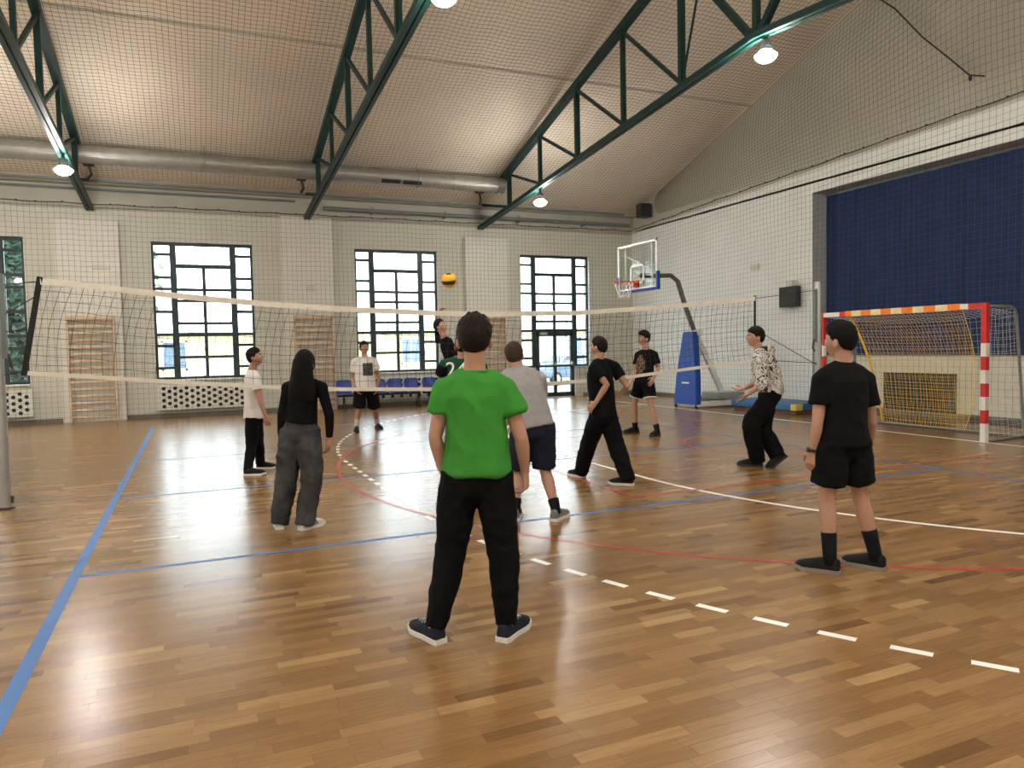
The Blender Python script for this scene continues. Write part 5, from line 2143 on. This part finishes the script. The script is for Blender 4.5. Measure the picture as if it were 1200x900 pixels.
# man in grey T-shirt and navy shorts
person(dict(label='man in grey T-shirt and navy shorts bending forward behind the man in green', base=(632, 608), face=(-.1, 1), k=1.0,
    neck=(608, 431, .16), pel=(625, 500, -.08), head=(602, 417, .22), sh=[(586, 447, .14), (632, 445, .10)], el=[(590, 478, .24), (634, 474, .26)], wr=[(602, 490, .44), (622, 490, .46)],
    tip=[(606, 480, .52), (618, 480, .54)], arch=-.05, kn=[(606, 548, .10), (637.5, 546, .10)], feet=[((604, 611), (606, 604)), ((648, 611.5), (661, 605))],
    skin='skin_light', hair='hair_brown', hairstyle=(.020, .010), top=dict(mat='tee_grey', hem=-.02, sleeve=.32, fold=.007, ease=1.04),
    bot=dict(name='shorts', mat='shorts_navy', r=(.112, .108), len=.50), shoe='shoe_grey', sole='sole_white', sock=('sock_black', .09)))

# striding man in black
person(dict(label='man in black T-shirt and black trousers striding towards the net', base=(710, 564), face=(-.75, .65), k=.98,
    neck=(701.5, 421), pel=(707, 487), head=(702, 407), sh=[(696.5, 432, -.12), (719.5, 430, .12)], el=[(711, 451, -.20), (735, 453, .05)], wr=[(698, 472, -.20), (727, 462, .22)],
    tip=[(688, 482, -.16), (718, 460, .34)], curl=(.7, .6), kn=[(692.5, 520), (725.5, 524)], feet=[((684, 560), (677, 553), 0, (-.55, .85)), ((742, 569), (732, 566), 0, (-.9, .4))],
    skin='skin_light', hair='hair_dark', hairstyle=(.016, .009), top=dict(mat='tee_black', hem=-.03, sleeve=.30, fold=.007, ease=1.06),
    bot=dict(mat='pants_black', r=(.108, .108, .098, .092, .082), end=-.05, fold=.010), shoe='shoe_black', sole='sole_white'))

# far player in black shorts with a gold print
q = person(dict(label='tall player in black T-shirt with gold print and white-hemmed shorts', base=(752, 509), face=(-.8, -.6), gaze=(-.95, -.35, .08), k=1.03,
    neck=(757, 409.5), pel=(755, 449), head=(754.5, 397), sh=[(748, 416.5, .10), (767, 416, -.10)], el=[(745, 433, .06), (771.5, 432, -.14)], wr=[(741, 444, -.10), (765.5, 443, -.28)],
    tip=[(737.5, 449, -.18), (762.5, 450, -.36)], curl=(.5, .5), kn=[(744.5, 473), (764, 475)], feet=[((748, 507), (733, 508)), ((772, 510), (764, 512))],
    skin='skin_light', hair='hair_dark', hairstyle=(.034, .012), top=dict(mat='tee_black', hem=-.02, sleeve=.34, fold=.006),
    bot=dict(name='shorts', mat='pants_black', r=(.104, .108), len=.32, hem='tape_white'), shoe='shoe_black', sole='sole_black', sock=('sock_black', .09)))
patch('shirt_print', q['top'], q['loc'], q['N'].lerp(q['P'], .45), q['lat'], Vector((0, 0, 1)), q['face'], .22, .34, 'print_gold', q['root'], 16, lambda u, v: (u - .5) ** 2 / .22 + (v - .5) ** 2 / .25 < 1 and (math.sin(u * 17) * math.sin(v * 23) > -.55))

# man in the patterned hoodie
person(dict(label='man in black and white patterned hoodie crouching with hands out', base=(897, 545), face=(-1, .05), gaze=(-1, .05, .05), k=1.06,
    neck=(889, 412), pel=(903, 461), head=(885.5, 395.5), sh=[(890.5, 424, -.18), (888, 423, .18)], el=[(894, 450, -.22), (888, 447, .2)], wr=[(876, 462, -.2), (873, 455, .14)],
    tip=[(866, 472, -.18), (861, 457, .12)], curl=(.35, .3), palm=((.1, .2, 1), (.1, -.3, 1)), kn=[(880, 497, -.10), (894, 503, .10)], feet=[((893, 546), (870, 546)), ((921, 541), (898, 547.5), .62, (-1, -.1))],
    skin='skin_light', hair='hair_dark', hairstyle=(.022, .010), arch=-.05, top=dict(name='hoodie', mat='doodle_print', hem=.02, sleeve=.72, hood=True, fold=.009, ease=1.08),
    bot=dict(mat='pants_black', r=(.110, .110, .100, .098, .088), end=-.05, fold=.010), shoe='shoe_black', sole='sole_black'))

# man in black T-shirt and shorts by the goal
q = person(dict(label='man in black T-shirt, shorts and socks seen from behind before the goal', base=(990, 668), face=(-.35, .95), gaze=(-.6, .8, .0), k=.99,
    neck=(988, 423.5), pel=(988, 520), head=(985, 400), sh=[(963.5, 446, -.04), (1013.5, 445, .05)], el=[(958, 496, -.06), (1021, 494, .08)], wr=[(952.5, 529, -.02), (1018.5, 524, .20)],
    tip=[(948, 553, .0), (1013, 543, .26)], curl=(.65, .6), kn=[(973, 580), (1011.5, 580)], feet=[((984, 673), (945, 663), 0, (-.8, .55)), ((1037, 669), (1013, 660), 0, (-.7, .7))],
    skin='skin_light', hair='hair_black', hairstyle=(.026, .009), top=dict(mat='tee_black', hem=-.02, sleeve=.33, fold=.007, ease=1.05),
    bot=dict(name='shorts', mat='pants_black', r=(.112, .112), len=.36, fold=.008), shoe='shoe_black', sole='sole_grey', sock=('sock_black', .17), headk=1.02, vox=.006))
m = MB()
wv = q['wr'][0].lerp(q['el'][0], .06)
ax = (q['el'][0] - q['wr'][0]).normalized()
m.tube([wv - ax * .010, wv + ax * .010], .0335, n=14)
m.tube([wv - Vector(RH) * .030, wv - Vector(RH) * .040], .017, n=12)
m.build('wristwatch', 'black_plastic', q['root'], loc=q['loc'])
